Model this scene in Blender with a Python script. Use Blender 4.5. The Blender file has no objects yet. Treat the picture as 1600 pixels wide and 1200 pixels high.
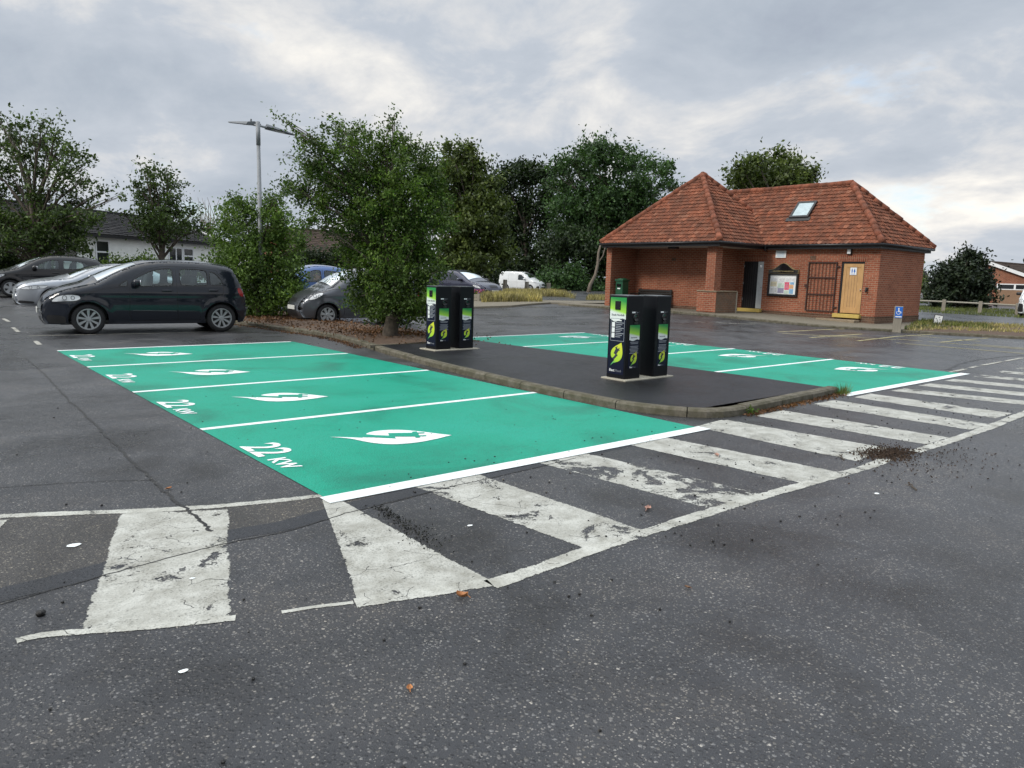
import bpy, math, random
import numpy as np
from mathutils import Vector, Matrix
from mathutils.geometry import delaunay_2d_cdt
random.seed(7); RNG = np.random.default_rng(11)
S = bpy.context.scene; COL = S.collection
R_ = math.radians
# ---------------------------------------------------------------- camera calibration (from the two vanishing points of the bays)
F_PX = 1136.0; EYE = 1.5
def _n(v): return v / np.linalg.norm(v)
_X = _n(np.array([1350., 132., -F_PX])); _Y = _n(np.array([-975., 197., -F_PX]))
_m = _n(_X + _Y); _q = _n(_X - _Y)
_X = (_m + _q) / 2 ** .5; _Y = (_m - _q) / 2 ** .5
RM = np.stack([_X, _Y, np.cross(_X, _Y)], 0)          # camera -> world
def ray(px, py): return RM @ np.array([px - 800., -(py - 600.), -F_PX])
def g(px, py, z=0.0):
    d = ray(px, py); t = (z - EYE) / d[2]
    return np.array([0, 0, EYE]) + d * t
def at(px, py, depth): return np.array([0, 0, EYE]) + ray(px, py) * (depth / F_PX)
def on_x(px, py, x):
    d = ray(px, py); return np.array([0, 0, EYE]) + d * (x / d[0])
def sm(t):
    t = min(1., max(0., t)); return t * t * (3 - 2 * t)
def gz(x, y):
    return .22 * max(sm((x - 17) / 7) * sm((y - 9) / 9), sm((y - 19) / 8) * sm((9 - x) / 3))
def gp(px, py):                                        # a pixel on the (gently rising) ground
    z = 0.
    for _ in range(12):
        p = g(px, py, z); z = .5 * z + .5 * gz(p[0], p[1])
    return np.array([p[0], p[1], gz(p[0], p[1])])
cam = bpy.data.cameras.new('camera'); co = bpy.data.objects.new('camera', cam); COL.objects.link(co)
M4 = Matrix([list(r) + [0] for r in RM.tolist()] + [[0, 0, 0, 1]])
M4.translation = Vector((0, 0, EYE)); co.matrix_world = M4
cam.sensor_width = 36; cam.lens = 36 * F_PX / 1600; cam.clip_start = .05; cam.clip_end = 2000
S.camera = co
# ---------------------------------------------------------------- object helpers
def tag(o, label=None, cat=None, group=None, kind=None):
    if label: o['label'] = label
    if cat: o['category'] = cat
    if group: o['group'] = group
    if kind: o['kind'] = kind
    return o
def thing(name, label, cat, loc=(0, 0, 0), rz=0, group=None):
    o = bpy.data.objects.new(name, None); COL.objects.link(o)
    o.location = tuple(float(v) for v in loc); o.rotation_euler = (0, 0, rz); o.empty_display_size = .3
    return tag(o, label, cat, group)
def world_origin(o):
    v = Vector((0, 0, 0))
    while o: v += o.location; o = o.parent
    return v
class MB:
    """collects faces; build() links them as one mesh object"""
    def __init__(s): s.v = []; s.f = []; s.uv = {}
    def add(s, vs, fs, uvs=None):
        b = len(s.v); s.v += [tuple(map(float, p)) for p in vs]
        for k, f in enumerate(fs):
            if uvs is not None: s.uv[len(s.f)] = uvs[k]
            s.f.append([b + i for i in f])
        return s
    def quad(s, a, b, c, d, uv=None): return s.add([a, b, c, d], [[0, 1, 2, 3]], None if uv is None else [uv])
    def box(s, x0, x1, y0, y1, z0, z1, rz=0, c=None):
        v = [(x, y, z) for x in (x0, x1) for y in (y0, y1) for z in (z0, z1)]
        if rz:
            cx, cy = c or ((x0 + x1) / 2, (y0 + y1) / 2); ca, sa = math.cos(rz), math.sin(rz)
            v = [(cx + (x - cx) * ca - (y - cy) * sa, cy + (x - cx) * sa + (y - cy) * ca, z) for x, y, z in v]
        return s.add(v, [[0, 1, 3, 2], [4, 6, 7, 5], [0, 4, 5, 1], [2, 3, 7, 6], [0, 2, 6, 4], [1, 5, 7, 3]])
    def poly(s, pts):                                    # one n-gon
        return s.add(pts, [list(range(len(pts)))])
    def prism(s, pts, off):                              # polygon swept by off
        n = len(pts); o = np.array(off, float); a = [np.array(p, float) for p in pts]
        vs = a + [p + o for p in a]
        fs = [list(range(n))[::-1], list(range(n, 2 * n))] + [[i, (i + 1) % n, n + (i + 1) % n, n + i] for i in range(n)]
        return s.add(vs, fs)
    def tube(s, pts, rad, n=8, cap=True):
        pts = [np.array(p, float) for p in pts]
        if not hasattr(rad, '__len__'): rad = [rad] * len(pts)
        vs = []; ref = None
        for i, p in enumerate(pts):
            t = pts[min(i + 1, len(pts) - 1)] - pts[max(i - 1, 0)]; t = t / (np.linalg.norm(t) + 1e-9)
            if ref is None: ref = np.array([0, 0, 1.]) if abs(t[2]) < .9 else np.array([1., 0, 0])
            u = np.cross(t, ref); u /= np.linalg.norm(u) + 1e-9; w = np.cross(t, u); ref = np.cross(u, t)
            for k in range(n):
                a = 2 * math.pi * k / n; vs.append(p + rad[i] * (math.cos(a) * u + math.sin(a) * w))
        fs = [[i * n + k, i * n + (k + 1) % n, (i + 1) * n + (k + 1) % n, (i + 1) * n + k] for i in range(len(pts) - 1) for k in range(n)]
        if cap: fs += [list(range(n))[::-1], list(range((len(pts) - 1) * n, len(pts) * n))]
        return s.add(vs, fs)
    def lathe(s, prof, c, axis='y', n=28, close=False):  # prof: (radius, along)
        vs = []; m = len(prof)
        for k in range(n):
            a = 2 * math.pi * k / n
            for r, h in prof:
                p = (r * math.cos(a), h, r * math.sin(a)) if axis == 'y' else (r * math.cos(a), r * math.sin(a), h)
                vs.append((c[0] + p[0], c[1] + p[1], c[2] + p[2]))
        fs = [[k * m + j, k * m + j + 1, ((k + 1) % n) * m + j + 1, ((k + 1) % n) * m + j] for k in range(n) for j in range(m - 1)]
        return s.add(vs, fs)
    def blob(s, c, r, e=.5, nu=14, nv=9, rz=0, tilt=0):   # superellipsoid: e=1 sphere, small e = rounded box
        sg = lambda w, k: math.copysign(abs(w) ** k, w)
        vs = []
        for j in range(nv + 1):
            v = -math.pi / 2 + math.pi * j / nv
            for i in range(nu):
                u = 2 * math.pi * i / nu
                x = r[0] * sg(math.cos(v), e) * sg(math.cos(u), e); y = r[1] * sg(math.cos(v), e) * sg(math.sin(u), e); z = r[2] * sg(math.sin(v), e)
                x, z = x * math.cos(tilt) + z * math.sin(tilt), -x * math.sin(tilt) + z * math.cos(tilt)
                vs.append((c[0] + x * math.cos(rz) - y * math.sin(rz), c[1] + x * math.sin(rz) + y * math.cos(rz), c[2] + z))
        fs = [[j * nu + i, j * nu + (i + 1) % nu, (j + 1) * nu + (i + 1) % nu, (j + 1) * nu + i] for j in range(nv) for i in range(nu)]
        return s.add(vs, fs)
    def text(s, body, size, org, right, up, bold=0., align='LEFT'):
        cu = bpy.data.curves.new('t', 'FONT'); cu.body = body; cu.size = size; cu.offset = bold; cu.align_x = align; cu.resolution_u = 3
        ob = bpy.data.objects.new('t', cu); me = bpy.data.meshes.new_from_object(ob)
        o, r, u = (np.array(q, float) for q in (org, right, up))
        s.add([o + r * v.co.x + u * v.co.y for v in me.vertices], [list(p.vertices) for p in me.polygons])
        bpy.data.objects.remove(ob); bpy.data.curves.remove(cu); bpy.data.meshes.remove(me)
        return s
    def build(s, name, mat, parent=None, world=False, smooth=False, bevel=0, **kw):
        me = bpy.data.meshes.new(name)
        V = np.array(s.v, float)
        off = np.array(world_origin(parent)) if (parent and world) else np.zeros(3)
        me.from_pydata((V - off).tolist(), [], s.f); me.update()
        uvl = me.uv_layers.new(name='UVMap')
        for p in me.polygons:
            ov = s.uv.get(p.index)
            if ov is not None:
                for k, li in enumerate(p.loop_indices): uvl.data[li].uv = ov[k]
            else:
                nx, ny, nz = abs(p.normal.x), abs(p.normal.y), abs(p.normal.z)
                for li in p.loop_indices:
                    c = V[me.loops[li].vertex_index]
                    uvl.data[li].uv = (c[1], c[2]) if nx >= ny and nx >= nz else ((c[0], c[2]) if ny >= nz else (c[0], c[1]))
            p.use_smooth = smooth
        me.materials.append(mat)
        o = bpy.data.objects.new(name, me); COL.objects.link(o)
        if parent: o.parent = parent
        if bevel:
            b = o.modifiers.new('b', 'BEVEL'); b.width = bevel; b.segments = 2; b.limit_method = 'ANGLE'
        return tag(o, **kw)
def poly_fill(pts, z=0.):
    """CDT fill of a simple 2-D polygon -> 3-D verts, faces"""
    n = len(pts); vs, _, fs, *_r = delaunay_2d_cdt([Vector(p) for p in pts], [(i, (i + 1) % n) for i in range(n)], [], 0, 1e-6)
    P = np.array([list(p) for p in pts])
    out = [list(f) for f in fs if in_poly(np.mean([list(vs[i]) for i in f], 0)[None], P)[0]]
    return [(v.x, v.y, z) for v in vs], out
def in_poly(Q, P):
    x, y = Q[:, 0], Q[:, 1]; c = np.zeros(len(Q), bool); j = len(P) - 1
    for i in range(len(P)):
        xi, yi = P[i][0], P[i][1]; xj, yj = P[j][0], P[j][1]
        if yi != yj: c ^= ((yi > y) != (yj > y)) & (x < (xj - xi) * (y - yi) / (yj - yi) + xi)
        j = i
    return c
def catmull(P, k=6, closed=False):
    P = [np.array(p, float) for p in P]; n = len(P); out = []
    for i in range(n if closed else n - 1):
        a, b, c, d = (P[(i - 1) % n], P[i], P[(i + 1) % n], P[(i + 2) % n]) if closed else (P[max(i - 1, 0)], P[i], P[i + 1], P[min(i + 2, n - 1)])
        for q in range(k):
            t = q / k; out.append(.5 * (2 * b + (c - a) * t + (2 * a - 5 * b + 4 * c - d) * t * t + (3 * b - a - 3 * c + d) * t ** 3))
    if not closed: out.append(P[-1])
    return out
# ---------------------------------------------------------------- materials
MATS = {}
class NT:
    def __init__(s, name):
        s.m = bpy.data.materials.new(name); s.m.use_nodes = True; s.t = s.m.node_tree; s.n = s.t.nodes; s.p = s.n['Principled BSDF']; s.out = s.n['Material Output']; MATS[name] = s.m
    def new(s, typ, **kw):
        d = s.n.new(typ)
        for k, v in kw.items():
            if k[0] == '_': setattr(d, k[1:], v)
        return d
    def link(s, a, b): s.t.links.new(a, b)
    def coord(s, which='Object'): return s.new('ShaderNodeTexCoord').outputs[which]
    def noise(s, vec, scale, detail=4, rough=.6, dist=0.):
        d = s.new('ShaderNodeTexNoise'); d.inputs['Scale'].default_value = scale; d.inputs['Detail'].default_value = detail
        d.inputs['Roughness'].default_value = rough; d.inputs['Distortion'].default_value = dist; s.link(vec, d.inputs['Vector']); return d.outputs['Fac']
    def voro(s, vec, scale, feature='F1', rnd=1.):
        d = s.new('ShaderNodeTexVoronoi'); d.feature = feature; d.inputs['Scale'].default_value = scale; d.inputs['Randomness'].default_value = rnd; s.link(vec, d.inputs['Vector']); return d
    def ramp(s, fac, stops, interp='LINEAR'):
        d = s.new('ShaderNodeValToRGB'); e = d.color_ramp.elements; d.color_ramp.interpolation = interp
        while len(e) < len(stops): e.new(.5)
        for k, (p, c) in enumerate(stops):
            e[k].position = p; e[k].color = (c, c, c, 1) if not hasattr(c, '__len__') else (*c[:3], 1)
        s.link(fac, d.inputs['Fac']); return d.outputs['Color']
    def mix(s, fac, a, b, typ='MIX'):
        d = s.new('ShaderNodeMixRGB'); d.blend_type = typ
        for k, v in (('Fac', fac), ('Color1', a), ('Color2', b)):
            if hasattr(v, 'is_linked') or hasattr(v, 'links'): s.link(v, d.inputs[k])
            else: d.inputs[k].default_value = v if k == 'Fac' else (*v[:3], 1)
        return d.outputs['Color']
    def math(s, op, a, b=0., c=None):
        d = s.new('ShaderNodeMath'); d.operation = op
        for i, v in enumerate((a, b, c)):
            if v is None: continue
            if hasattr(v, 'links'): s.link(v, d.inputs[i])
            else: d.inputs[i].default_value = v
        return d.outputs[0]
    def bump(s, h, strength=.3, dist=.01):
        d = s.new('ShaderNodeBump'); d.inputs['Strength'].default_value = strength; d.inputs['Distance'].default_value = dist
        s.link(h, d.inputs['Height']); s.link(d.outputs['Normal'], s.p.inputs['Normal']); return d
    def set(s, **kw):
        for k, v in kw.items():
            i = s.p.inputs[{'col': 'Base Color', 'rough': 'Roughness', 'metal': 'Metallic', 'spec': 'Specular IOR Level', 'coat': 'Coat Weight', 'alpha': 'Alpha', 'trans': 'Transmission Weight', 'emit': 'Emission Color', 'es': 'Emission Strength'}[k]]
            if hasattr(v, 'links'): s.link(v, i)
            elif hasattr(v, '__len__'): i.default_value = (*v[:3], 1)
            else: i.default_value = v
        return s
def simple(name, col, rough=.5, metal=0., var=.25, scale=6., spec=.5, bump=0., coat=0.):
    n = NT(name); c = n.coord(); f = n.noise(c, scale, 5, .65)
    d = tuple(max(0, k * (1 - var)) for k in col); l = tuple(min(1, k * (1 + var)) for k in col)
    n.set(col=n.ramp(f, [(.3, d), (.7, l)]), metal=metal, spec=spec, coat=coat)
    n.set(rough=n.ramp(n.noise(c, scale * 2.3, 3), [(.3, max(.02, rough - .06)), (.7, min(1, rough + .06))]))
    if bump: n.bump(n.noise(c, scale * 4, 4), bump, .01)
    return n.m
# asphalt ----------------------------------------------------------
def asphalt(name, base, chips=.5, damp=1.0, tint=(1, 1, 1), chipcol=(.30, .27, .22)):
    n = NT(name); c = n.coord()
    fine = n.noise(c, 220, 2, .7); v = n.voro(c, 62); mid = n.noise(c, 1.1, 5, .6, .4); big = n.noise(c, .33, 5, .62, 1.2)
    def layer(v, thr, s0, s1):
        sp = n.new('ShaderNodeSeparateColor'); n.link(v.outputs['Color'], sp.inputs[0])
        return n.math('MULTIPLY', n.math('LESS_THAN', v.outputs['Distance'], n.math('ADD', n.math('MULTIPLY', sp.outputs[1], s1), s0)), n.math('GREATER_THAN', n.math('ADD', sp.outputs[0], n.math('MULTIPLY', mid, .5)), thr)), sp.outputs[2]
    dv = n.new('ShaderNodeVectorMath'); dv.operation = 'ADD'; n.link(c, dv.inputs[0]); dn = n.new('ShaderNodeTexNoise'); dn.inputs['Scale'].default_value = 120; n.link(c, dn.inputs['Vector'])
    ds = n.new('ShaderNodeVectorMath'); ds.operation = 'SCALE'; ds.inputs['Scale'].default_value = .010; n.link(dn.outputs['Color'], ds.inputs[0]); n.link(ds.outputs[0], dv.inputs[1])
    v = n.voro(dv.outputs[0], 50); v2 = n.voro(dv.outputs[0], 92)
    c1, b1 = layer(v, 1.14 - .5 * chips, .16, .26); c2, b2 = layer(v2, 1.20 - .5 * chips, .15, .25)
    chip = n.math('MAXIMUM', c1, n.math('MULTIPLY', c2, .75))
    b0 = tuple(base[i] * tint[i] for i in range(3))
    grit = n.ramp(fine, [(.3, tuple(k * .55 for k in b0)), (.55, b0), (.75, tuple(k * 1.7 for k in b0))])
    cc = n.ramp(b1, [(0, tuple(k * .32 for k in chipcol)), (.45, (chipcol[0] * .55, chipcol[1] * .58, chipcol[2] * .64)), (.8, chipcol), (1, tuple(min(.7, k * 1.25) for k in chipcol))])
    col = n.mix(chip, grit, cc)
    stain = n.ramp(mid, [(.32, (.58, .55, .52)), (.5, (1, 1, 1)), (.70, (1.34, 1.26, 1.16))])
    col = n.mix(1., col, stain, 'MULTIPLY')
    wet = n.ramp(big, [(.40, 0.), (.56, 1.)])
    wf = n.math('MULTIPLY', wet, .6 * damp)
    col = n.mix(wf, col, n.mix(1., col, (.42, .42, .43), 'MULTIPLY'))
    n.set(col=col, spec=.5)
    rg = n.mix(wf, n.ramp(mid, [(.3, .32), (.7, .48)]), (.19, .19, .19))
    n.set(rough=rg)
    dome = n.math('MULTIPLY', n.math('MAXIMUM', n.math('SUBTRACT', .45, v.outputs['Distance']), 0.), 1.6)
    h = n.math('ADD', n.math('ADD', dome, n.math('MULTIPLY', chip, .35)), n.math('MULTIPLY', fine, .45))
    n.bump(h, .75, .012)
    return n.m
asphalt('asphalt', (.050, .0515, .057), .94, 1.0, chipcol=(.36, .34, .31))
asphalt('asphalt_old', (.050, .046, .043), 1.0, .5, chipcol=(.36, .32, .25))
asphalt('asphalt_new', (.014, .015, .019), .45, .6, chipcol=(.055, .055, .06)); MATS['asphalt_new'].node_tree.nodes['Principled BSDF'].inputs['Specular IOR Level'].default_value = .3
asphalt('asphalt_patch', (.022, .024, .030), .05, .3, chipcol=(.12, .12, .13))
asphalt('asphalt_crack', (.012, .011, .010), .1, .2)
def paint(name, col, wear, crack=True, edge=.006, Lu=.42, Lv=1.75, dirt=.4, rag=.05):
    """road paint, really missing where it is worn: the surface below shows"""
    n = NT(name); c = n.coord(); uv = n.coord('UV')
    sep = n.new('ShaderNodeSeparateXYZ'); n.link(uv, sep.inputs[0]); u, v = sep.outputs[0], sep.outputs[1]
    eu = n.math('MULTIPLY', n.math('MINIMUM', u, n.math('SUBTRACT', 1., u)), Lu); ev = n.math('MULTIPLY', n.math('MINIMUM', v, n.math('SUBTRACT', 1., v)), Lv)
    e = n.math('MINIMUM', eu, ev)
    n1 = n.noise(c, 14, 6, .7); n2 = n.noise(c, 2.6, 6, .68, .6)
    n3 = n.noise(c, 75, 3, .7)
    rg = n.math('ADD', n.math('MULTIPLY', n.math('SUBTRACT', n1, .5), rag), n.math('ADD', n.math('MULTIPLY', n.math('SUBTRACT', n3, .5), rag * .5), n.math('MULTIPLY', n.math('SUBTRACT', n2, .62), rag * 1.1)))
    edge_ok = n.math('GREATER_THAN', n.math('ADD', e, rg), edge - rag * .14)
    hole = n.math('LESS_THAN', n.math('ADD', n.math('MULTIPLY', n2, .66), n.math('ADD', n.math('MULTIPLY', n1, .20), n.math('MULTIPLY', n3, .14))), .30 + wear * .22)
    pit = n.math('LESS_THAN', n.math('ADD', n.math('MULTIPLY', n3, .55), n.math('MULTIPLY', n2, .45)), .345 + wear * .07)
    al = n.math('MULTIPLY', n.math('MULTIPLY', edge_ok, n.math('SUBTRACT', 1., hole)), n.math('SUBTRACT', 1., pit))
    v66 = n.voro(c, 66).outputs['Distance']
    thin = n.ramp(n.math('ADD', n.math('MULTIPLY', n3, .4), n.math('ADD', n.math('MULTIPLY', n2, .4), n.math('MULTIPLY', v66, .25))), [(.40, .80 - .25 * wear), (.52, 1.)])
    al = n.math('MULTIPLY', al, thin)
    if crack:
        wc = n.new('ShaderNodeVectorMath'); wc.operation = 'ADD'; n.link(c, wc.inputs[0])
        ns = n.new('ShaderNodeTexNoise'); ns.inputs['Scale'].default_value = 7; n.link(c, ns.inputs['Vector'])
        sc = n.new('ShaderNodeVectorMath'); sc.operation = 'SCALE'; sc.inputs['Scale'].default_value = .16; n.link(ns.outputs['Color'], sc.inputs[0]); n.link(sc.outputs[0], wc.inputs[1])
        ed = n.voro(wc.outputs[0], 3.4, 'DISTANCE_TO_EDGE').outputs['Distance']
        ck = n.math('MULTIPLY', n.math('LESS_THAN', ed, n.math('MULTIPLY', n.noise(c, 9, 2), .014)), n.math('GREATER_THAN', n.noise(c, 3.1, 3), .53)); ck = n.math('MULTIPLY', ck, .85)
        al = n.math('MULTIPLY', al, n.math('SUBTRACT', 1., ck))
    d = n.ramp(n.noise(c, 5, 7, .7, .3), [(.28, tuple(k * (1 - dirt) * (1, .97, .9)[i] for i, k in enumerate(col))), (.62, col)])
    g2 = n.ramp(n.noise(c, 160, 2), [(.30, .75), (.5, 1.)])
    n.set(col=n.mix(1., d, g2, 'MULTIPLY'), rough=.62, alpha=al, spec=.35)
    n.bump(n.math('ADD', n.noise(c, 90, 3), n.math('MULTIPLY', v66, -.8)), .22, .006)
    return n.m
paint('worn_white', (.50, .50, .455), .56, rag=.05, dirt=.5)
paint('worn_white_mid', (.50, .50, .455), .68, rag=.06, dirt=.5)
paint('worn_white_heavy', (.50, .50, .455), .84, rag=.10, dirt=.5)
paint('faded_white', (.46, .45, .40), .72, crack=False, Lu=.09, Lv=4, rag=.03)
paint('faded_yellow', (.46, .41, .22), .60, crack=False, Lu=.1, Lv=4, rag=.03)
paint('line_white_old', (.54, .54, .49), .42, Lu=.12, Lv=6, rag=.06, dirt=.5)
def green(name, col):
    n = NT(name); c = n.coord(); mid = n.noise(c, .8, 5, .6, .5); fine = n.noise(c, 190, 2, .7); v = n.voro(c, 70)
    a = n.ramp(mid, [(.30, tuple(k * .66 for k in col)), (.48, col), (.72, (col[0] * 3.2, min(1, col[1] * 1.10), col[2] * 1.2))])
    sp = n.ramp(n.math('ADD', n.math('MULTIPLY', fine, .6), n.math('MULTIPLY', n.noise(c, 34, 4, .7), .4)), [(.34, .42), (.47, 1.)]); dust = n.ramp(n.noise(c, 3.1, 7, .75, .8), [(.60, 0.), (.85, .22)])
    a = n.mix(dust, n.mix(1., a, sp, 'MULTIPLY'), (.10, .26, .19))
    tyre = n.ramp(n.noise(c, 1.7, 6, .7, 2.), [(.22, .55), (.33, 0.)]); a = n.mix(n.math('MULTIPLY', tyre, .8), a, tuple(k * .6 for k in col))
    n.set(col=a, rough=n.ramp(mid, [(.3, .44), (.7, .60)]), spec=.28)
    pit = n.math('LESS_THAN', n.math('ADD', n.math('MULTIPLY', n.noise(c, 95, 3, .7), .62), n.math('MULTIPLY', n.noise(c, 1.3, 6, .7, .5), .38)), .375); n.set(alpha=n.math('SUBTRACT', 1., n.math('MULTIPLY', pit, .8)))
    n.bump(n.math('ADD', fine, n.math('SUBTRACT', .4, v.outputs['Distance'])), .4, .008); return n.m
green('green_paint', (.005, .310, .200))
def white_new():
    n = NT('fresh_white'); c = n.coord(); f = n.noise(c, 190, 2, .7)
    n.set(col=n.mix(1., n.ramp(n.noise(c, 6, 5), [(.3, (.70, .74, .74)), (.6, (.84, .88, .87))]), n.ramp(f, [(.25, .8), (.4, 1.)]), 'MULTIPLY'), rough=.55); pit = n.math('LESS_THAN', n.math('ADD', n.math('MULTIPLY', n.noise(c, 85, 3, .7), .6), n.math('MULTIPLY', n.noise(c, 2, 6, .7), .4)), .385); n.set(alpha=n.math('SUBTRACT', 1., n.math('MULTIPLY', pit, .8))); n.bump(f, .25, .006)
white_new()
# brick / roof -----------------------------------------------------
def brick(name, c1, c2, mortar, bw=.225, rh=.075, stack=False):
    n = NT(name); uv = n.coord('UV'); b = n.new('ShaderNodeTexBrick'); n.link(uv, b.inputs['Vector'])
    for k, v in (('Scale', 1.), ('Mortar Size', .009), ('Mortar Smooth', .15), ('Brick Width', bw), ('Row Height', rh), ('Bias', 0.)): b.inputs[k].default_value = v
    if stack: b.offset = 0
    b.inputs['Color1'].default_value = (*c1, 1); b.inputs['Color2'].default_value = (*c2, 1); b.inputs['Mortar'].default_value = (*mortar, 1)
    f = n.noise(n.coord(), 30, 4); st = n.noise(n.coord(), .9, 5, .65)
    col = n.mix(1., b.outputs['Color'], n.ramp(f, [(.3, .7), (.7, 1.2)]), 'MULTIPLY')
    col = n.mix(1., col, n.ramp(st, [(.3, (.78, .74, .72)), (.6, (1.05, 1.03, 1))]), 'MULTIPLY')
    n.set(col=col, rough=.88, spec=.25)
    n.bump(n.math('SUBTRACT', n.math('MULTIPLY', f, .3), b.outputs['Fac']), .6, .012); return n.m
brick('red_brick', (.35, .115, .064), (.25, .076, .043), (.36, .26, .185))
brick('plinth_brick', (.16, .085, .055), (.105, .06, .042), (.20, .16, .12))
brick('soldier_brick', (.28, .085, .048), (.20, .056, .032), (.33, .23, .16), .075, .225, True)
brick('house_brick', (.33, .12, .065), (.26, .085, .05), (.33, .26, .2))
brick('stained_brick', (.15, .105, .075), (.20, .11, .07), (.21, .18, .14))
def tiles(name, stops, moss=.25, dk=(.085, .042, .028)):
    n = NT(name); uv = n.coord('UV'); sep = n.new('ShaderNodeSeparateXYZ'); n.link(uv, sep.inputs[0])
    cb = n.new('ShaderNodeCombineXYZ'); n.link(n.math('FLOOR', sep.outputs[0]), cb.inputs[0]); n.link(n.math('FLOOR', sep.outputs[1]), cb.inputs[1])
    w = n.new('ShaderNodeTexWhiteNoise'); n.link(cb.outputs[0], w.inputs['Vector'])
    c = n.coord(); col = n.ramp(w.outputs['Value'], stops)
    f = n.noise(c, 18, 5, .7); col = n.mix(1., col, n.ramp(f, [(.3, .62), (.68, 1.18)]), 'MULTIPLY')
    lich = n.ramp(n.noise(c, 26, 6, .75), [(.60, 0.), (.70, moss)]); col = n.mix(lich, col, (.17, .15, .11))
    dark = n.ramp(n.noise(c, 2.0, 7, .75), [(.42, .7), (.60, 0.)]); col = n.mix(dark, col, dk)
    n.set(col=col, rough=.9, spec=.25); n.bump(f, .4, .01); return n.m
tiles('pantiles', [(0, (.16, .058, .034)), (.25, (.225, .077, .042)), (.6, (.265, .090, .048)), (.9, (.305, .114, .064)), (1, (.325, .15, .095))])
tiles('ridge_tiles', [(0, (.24, .078, .045)), (1, (.33, .115, .065))], .2)
tiles('slate_tiles', [(0, (.020, .020, .022)), (.6, (.032, .031, .033)), (1, (.05, .048, .048))], .03, (.016, .016, .018))
tiles('brown_tiles', [(0, (.06, .042, .032)), (.6, (.09, .062, .046)), (1, (.12, .08, .06))], .2, (.045, .035, .028))
# vegetation -------------------------------------------------------
def leaf(name, lo, hi, tr=.28):
    n = NT(name); geo = n.new('ShaderNodeNewGeometry'); r = geo.outputs['Random Per Island']
    col = n.ramp(r, [(0, lo), (.75, hi), (1, tuple(min(1, k * 1.5) for k in hi))])
    col = n.mix(1., col, n.ramp(n.noise(n.coord(), 1.1, 3, .6), [(.34, .5), (.5, 1.), (.66, (1.4, 1.35, 1.1))]), 'MULTIPLY')
    n.set(col=col, rough=.5, spec=.3)
    t = n.new('ShaderNodeBsdfTranslucent'); n.link(n.mix(1., col, (1.1, 1.25, .5), 'MULTIPLY'), t.inputs['Color'])
    mx = n.new('ShaderNodeMixShader'); mx.inputs[0].default_value = tr; n.link(n.p.outputs[0], mx.inputs[1]); n.link(t.outputs[0], mx.inputs[2]); n.link(mx.outputs[0], n.out.inputs['Surface'])
    return n.m
leaf('leaf_sycamore', (0.0270, 0.0459, 0.0149), (0.0675, 0.1053, 0.0297))
leaf('leaf_hawthorn', (0.030, 0.055, 0.012), (0.092, 0.148, 0.027))
leaf('leaf_bright', (0.0473, 0.0878, 0.0189), (0.1080, 0.1755, 0.0378))
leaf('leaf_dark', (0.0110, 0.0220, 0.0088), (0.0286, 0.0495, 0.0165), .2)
leaf('leaf_ash', (0.0243, 0.0513, 0.0189), (0.0567, 0.1107, 0.0378))
leaf('leaf_olive', (0.0405, 0.0621, 0.0175), (0.0891, 0.1188, 0.0324))
leaf('leaf_yew', (0.0110, 0.0198, 0.0110), (0.0242, 0.0374, 0.0176), .1)
leaf('dry_grass', (.17, .15, .065), (.40, .34, .17), .3)
leaf('green_grass', (.06, .085, .022), (.14, .16, .05), .3)
leaf('dead_leaves', (.055, .028, .014), (.15, .078, .038), .1)
simple('bark', (.075, .06, .045), .9, var=.4, scale=14, bump=.6)
simple('bark_pale', (.16, .13, .10), .9, var=.35, scale=10, bump=.5)
simple('soil', (.095, .060, .038), .95, var=.45, scale=16, bump=.9)
# generic ----------------------------------------------------------
def concrete(name, col, moss=(.10, .095, .05), amt=.6):
    n = NT(name); c = n.coord(); f = n.noise(c, 7, 7, .7); fi = n.noise(c, 120, 2)
    a = n.ramp(n.noise(c, 30, 5, .7), [(.3, tuple(k * .65 for k in col)), (.7, col)])
    a = n.mix(n.ramp(f, [(.42, amt), (.62, 0.)]), a, moss)
    n.set(col=n.mix(1., a, n.ramp(fi, [(.3, .7), (.5, 1.05)]), 'MULTIPLY'), rough=.9, spec=.3); n.bump(n.math('ADD', f, fi), .5, .008); return n.m
concrete('kerb_concrete', (.185, .165, .13), (.07, .065, .038), .8)
concrete('pale_concrete', (.46, .43, .35), (.30, .27, .2), .25)
concrete('pavement', (.24, .215, .17), (.15, .13, .09), .5)
concrete('stone_cap', (.33, .26, .18), (.16, .13, .09), .5)
def wood(name, a, b, sx=1., sz=9., rough=.5):
    n = NT(name); c = n.coord('UV'); mp = n.new('ShaderNodeMapping'); mp.inputs['Scale'].default_value = (sz * 3, sx, 1); n.link(c, mp.inputs['Vector'])
    f = n.noise(mp.outputs[0], 4, 6, .6, .6); f2 = n.noise(n.coord(), 3, 3)
    col = n.mix(1., n.ramp(f, [(.3, a), (.7, b)]), n.ramp(f2, [(.3, .88), (.7, 1.06)]), 'MULTIPLY'); n.set(col=col, rough=rough, spec=.35); n.bump(f, .15, .004); return n.m
wood('oak_door', (.42, .235, .090), (.58, .36, .165))
wood('grey_timber', (.19, .17, .135), (.33, .30, .245), rough=.85)
wood('dark_timber', (.020, .018, .017), (.04, .036, .033))
wood('black_door', (.010, .0105, .012), (.018, .019, .022), rough=.42)
wood('yellow_step', (.46, .33, .075), (.58, .44, .14), rough=.75)
wood('brown_boards', (.20, .12, .07), (.30, .19, .12), rough=.7)
simple('black_powder', (.006, .0065, .009), .38, var=.12, scale=20, spec=.22)
simple('navy_film', (.007, .009, .026), .33, var=.1, scale=12, spec=.25)
simple('black_plastic', (.011, .011, .012), .45, var=.2, scale=20)
simple('black_gloss', (.008, .008, .009), .15, var=.1)
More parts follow.
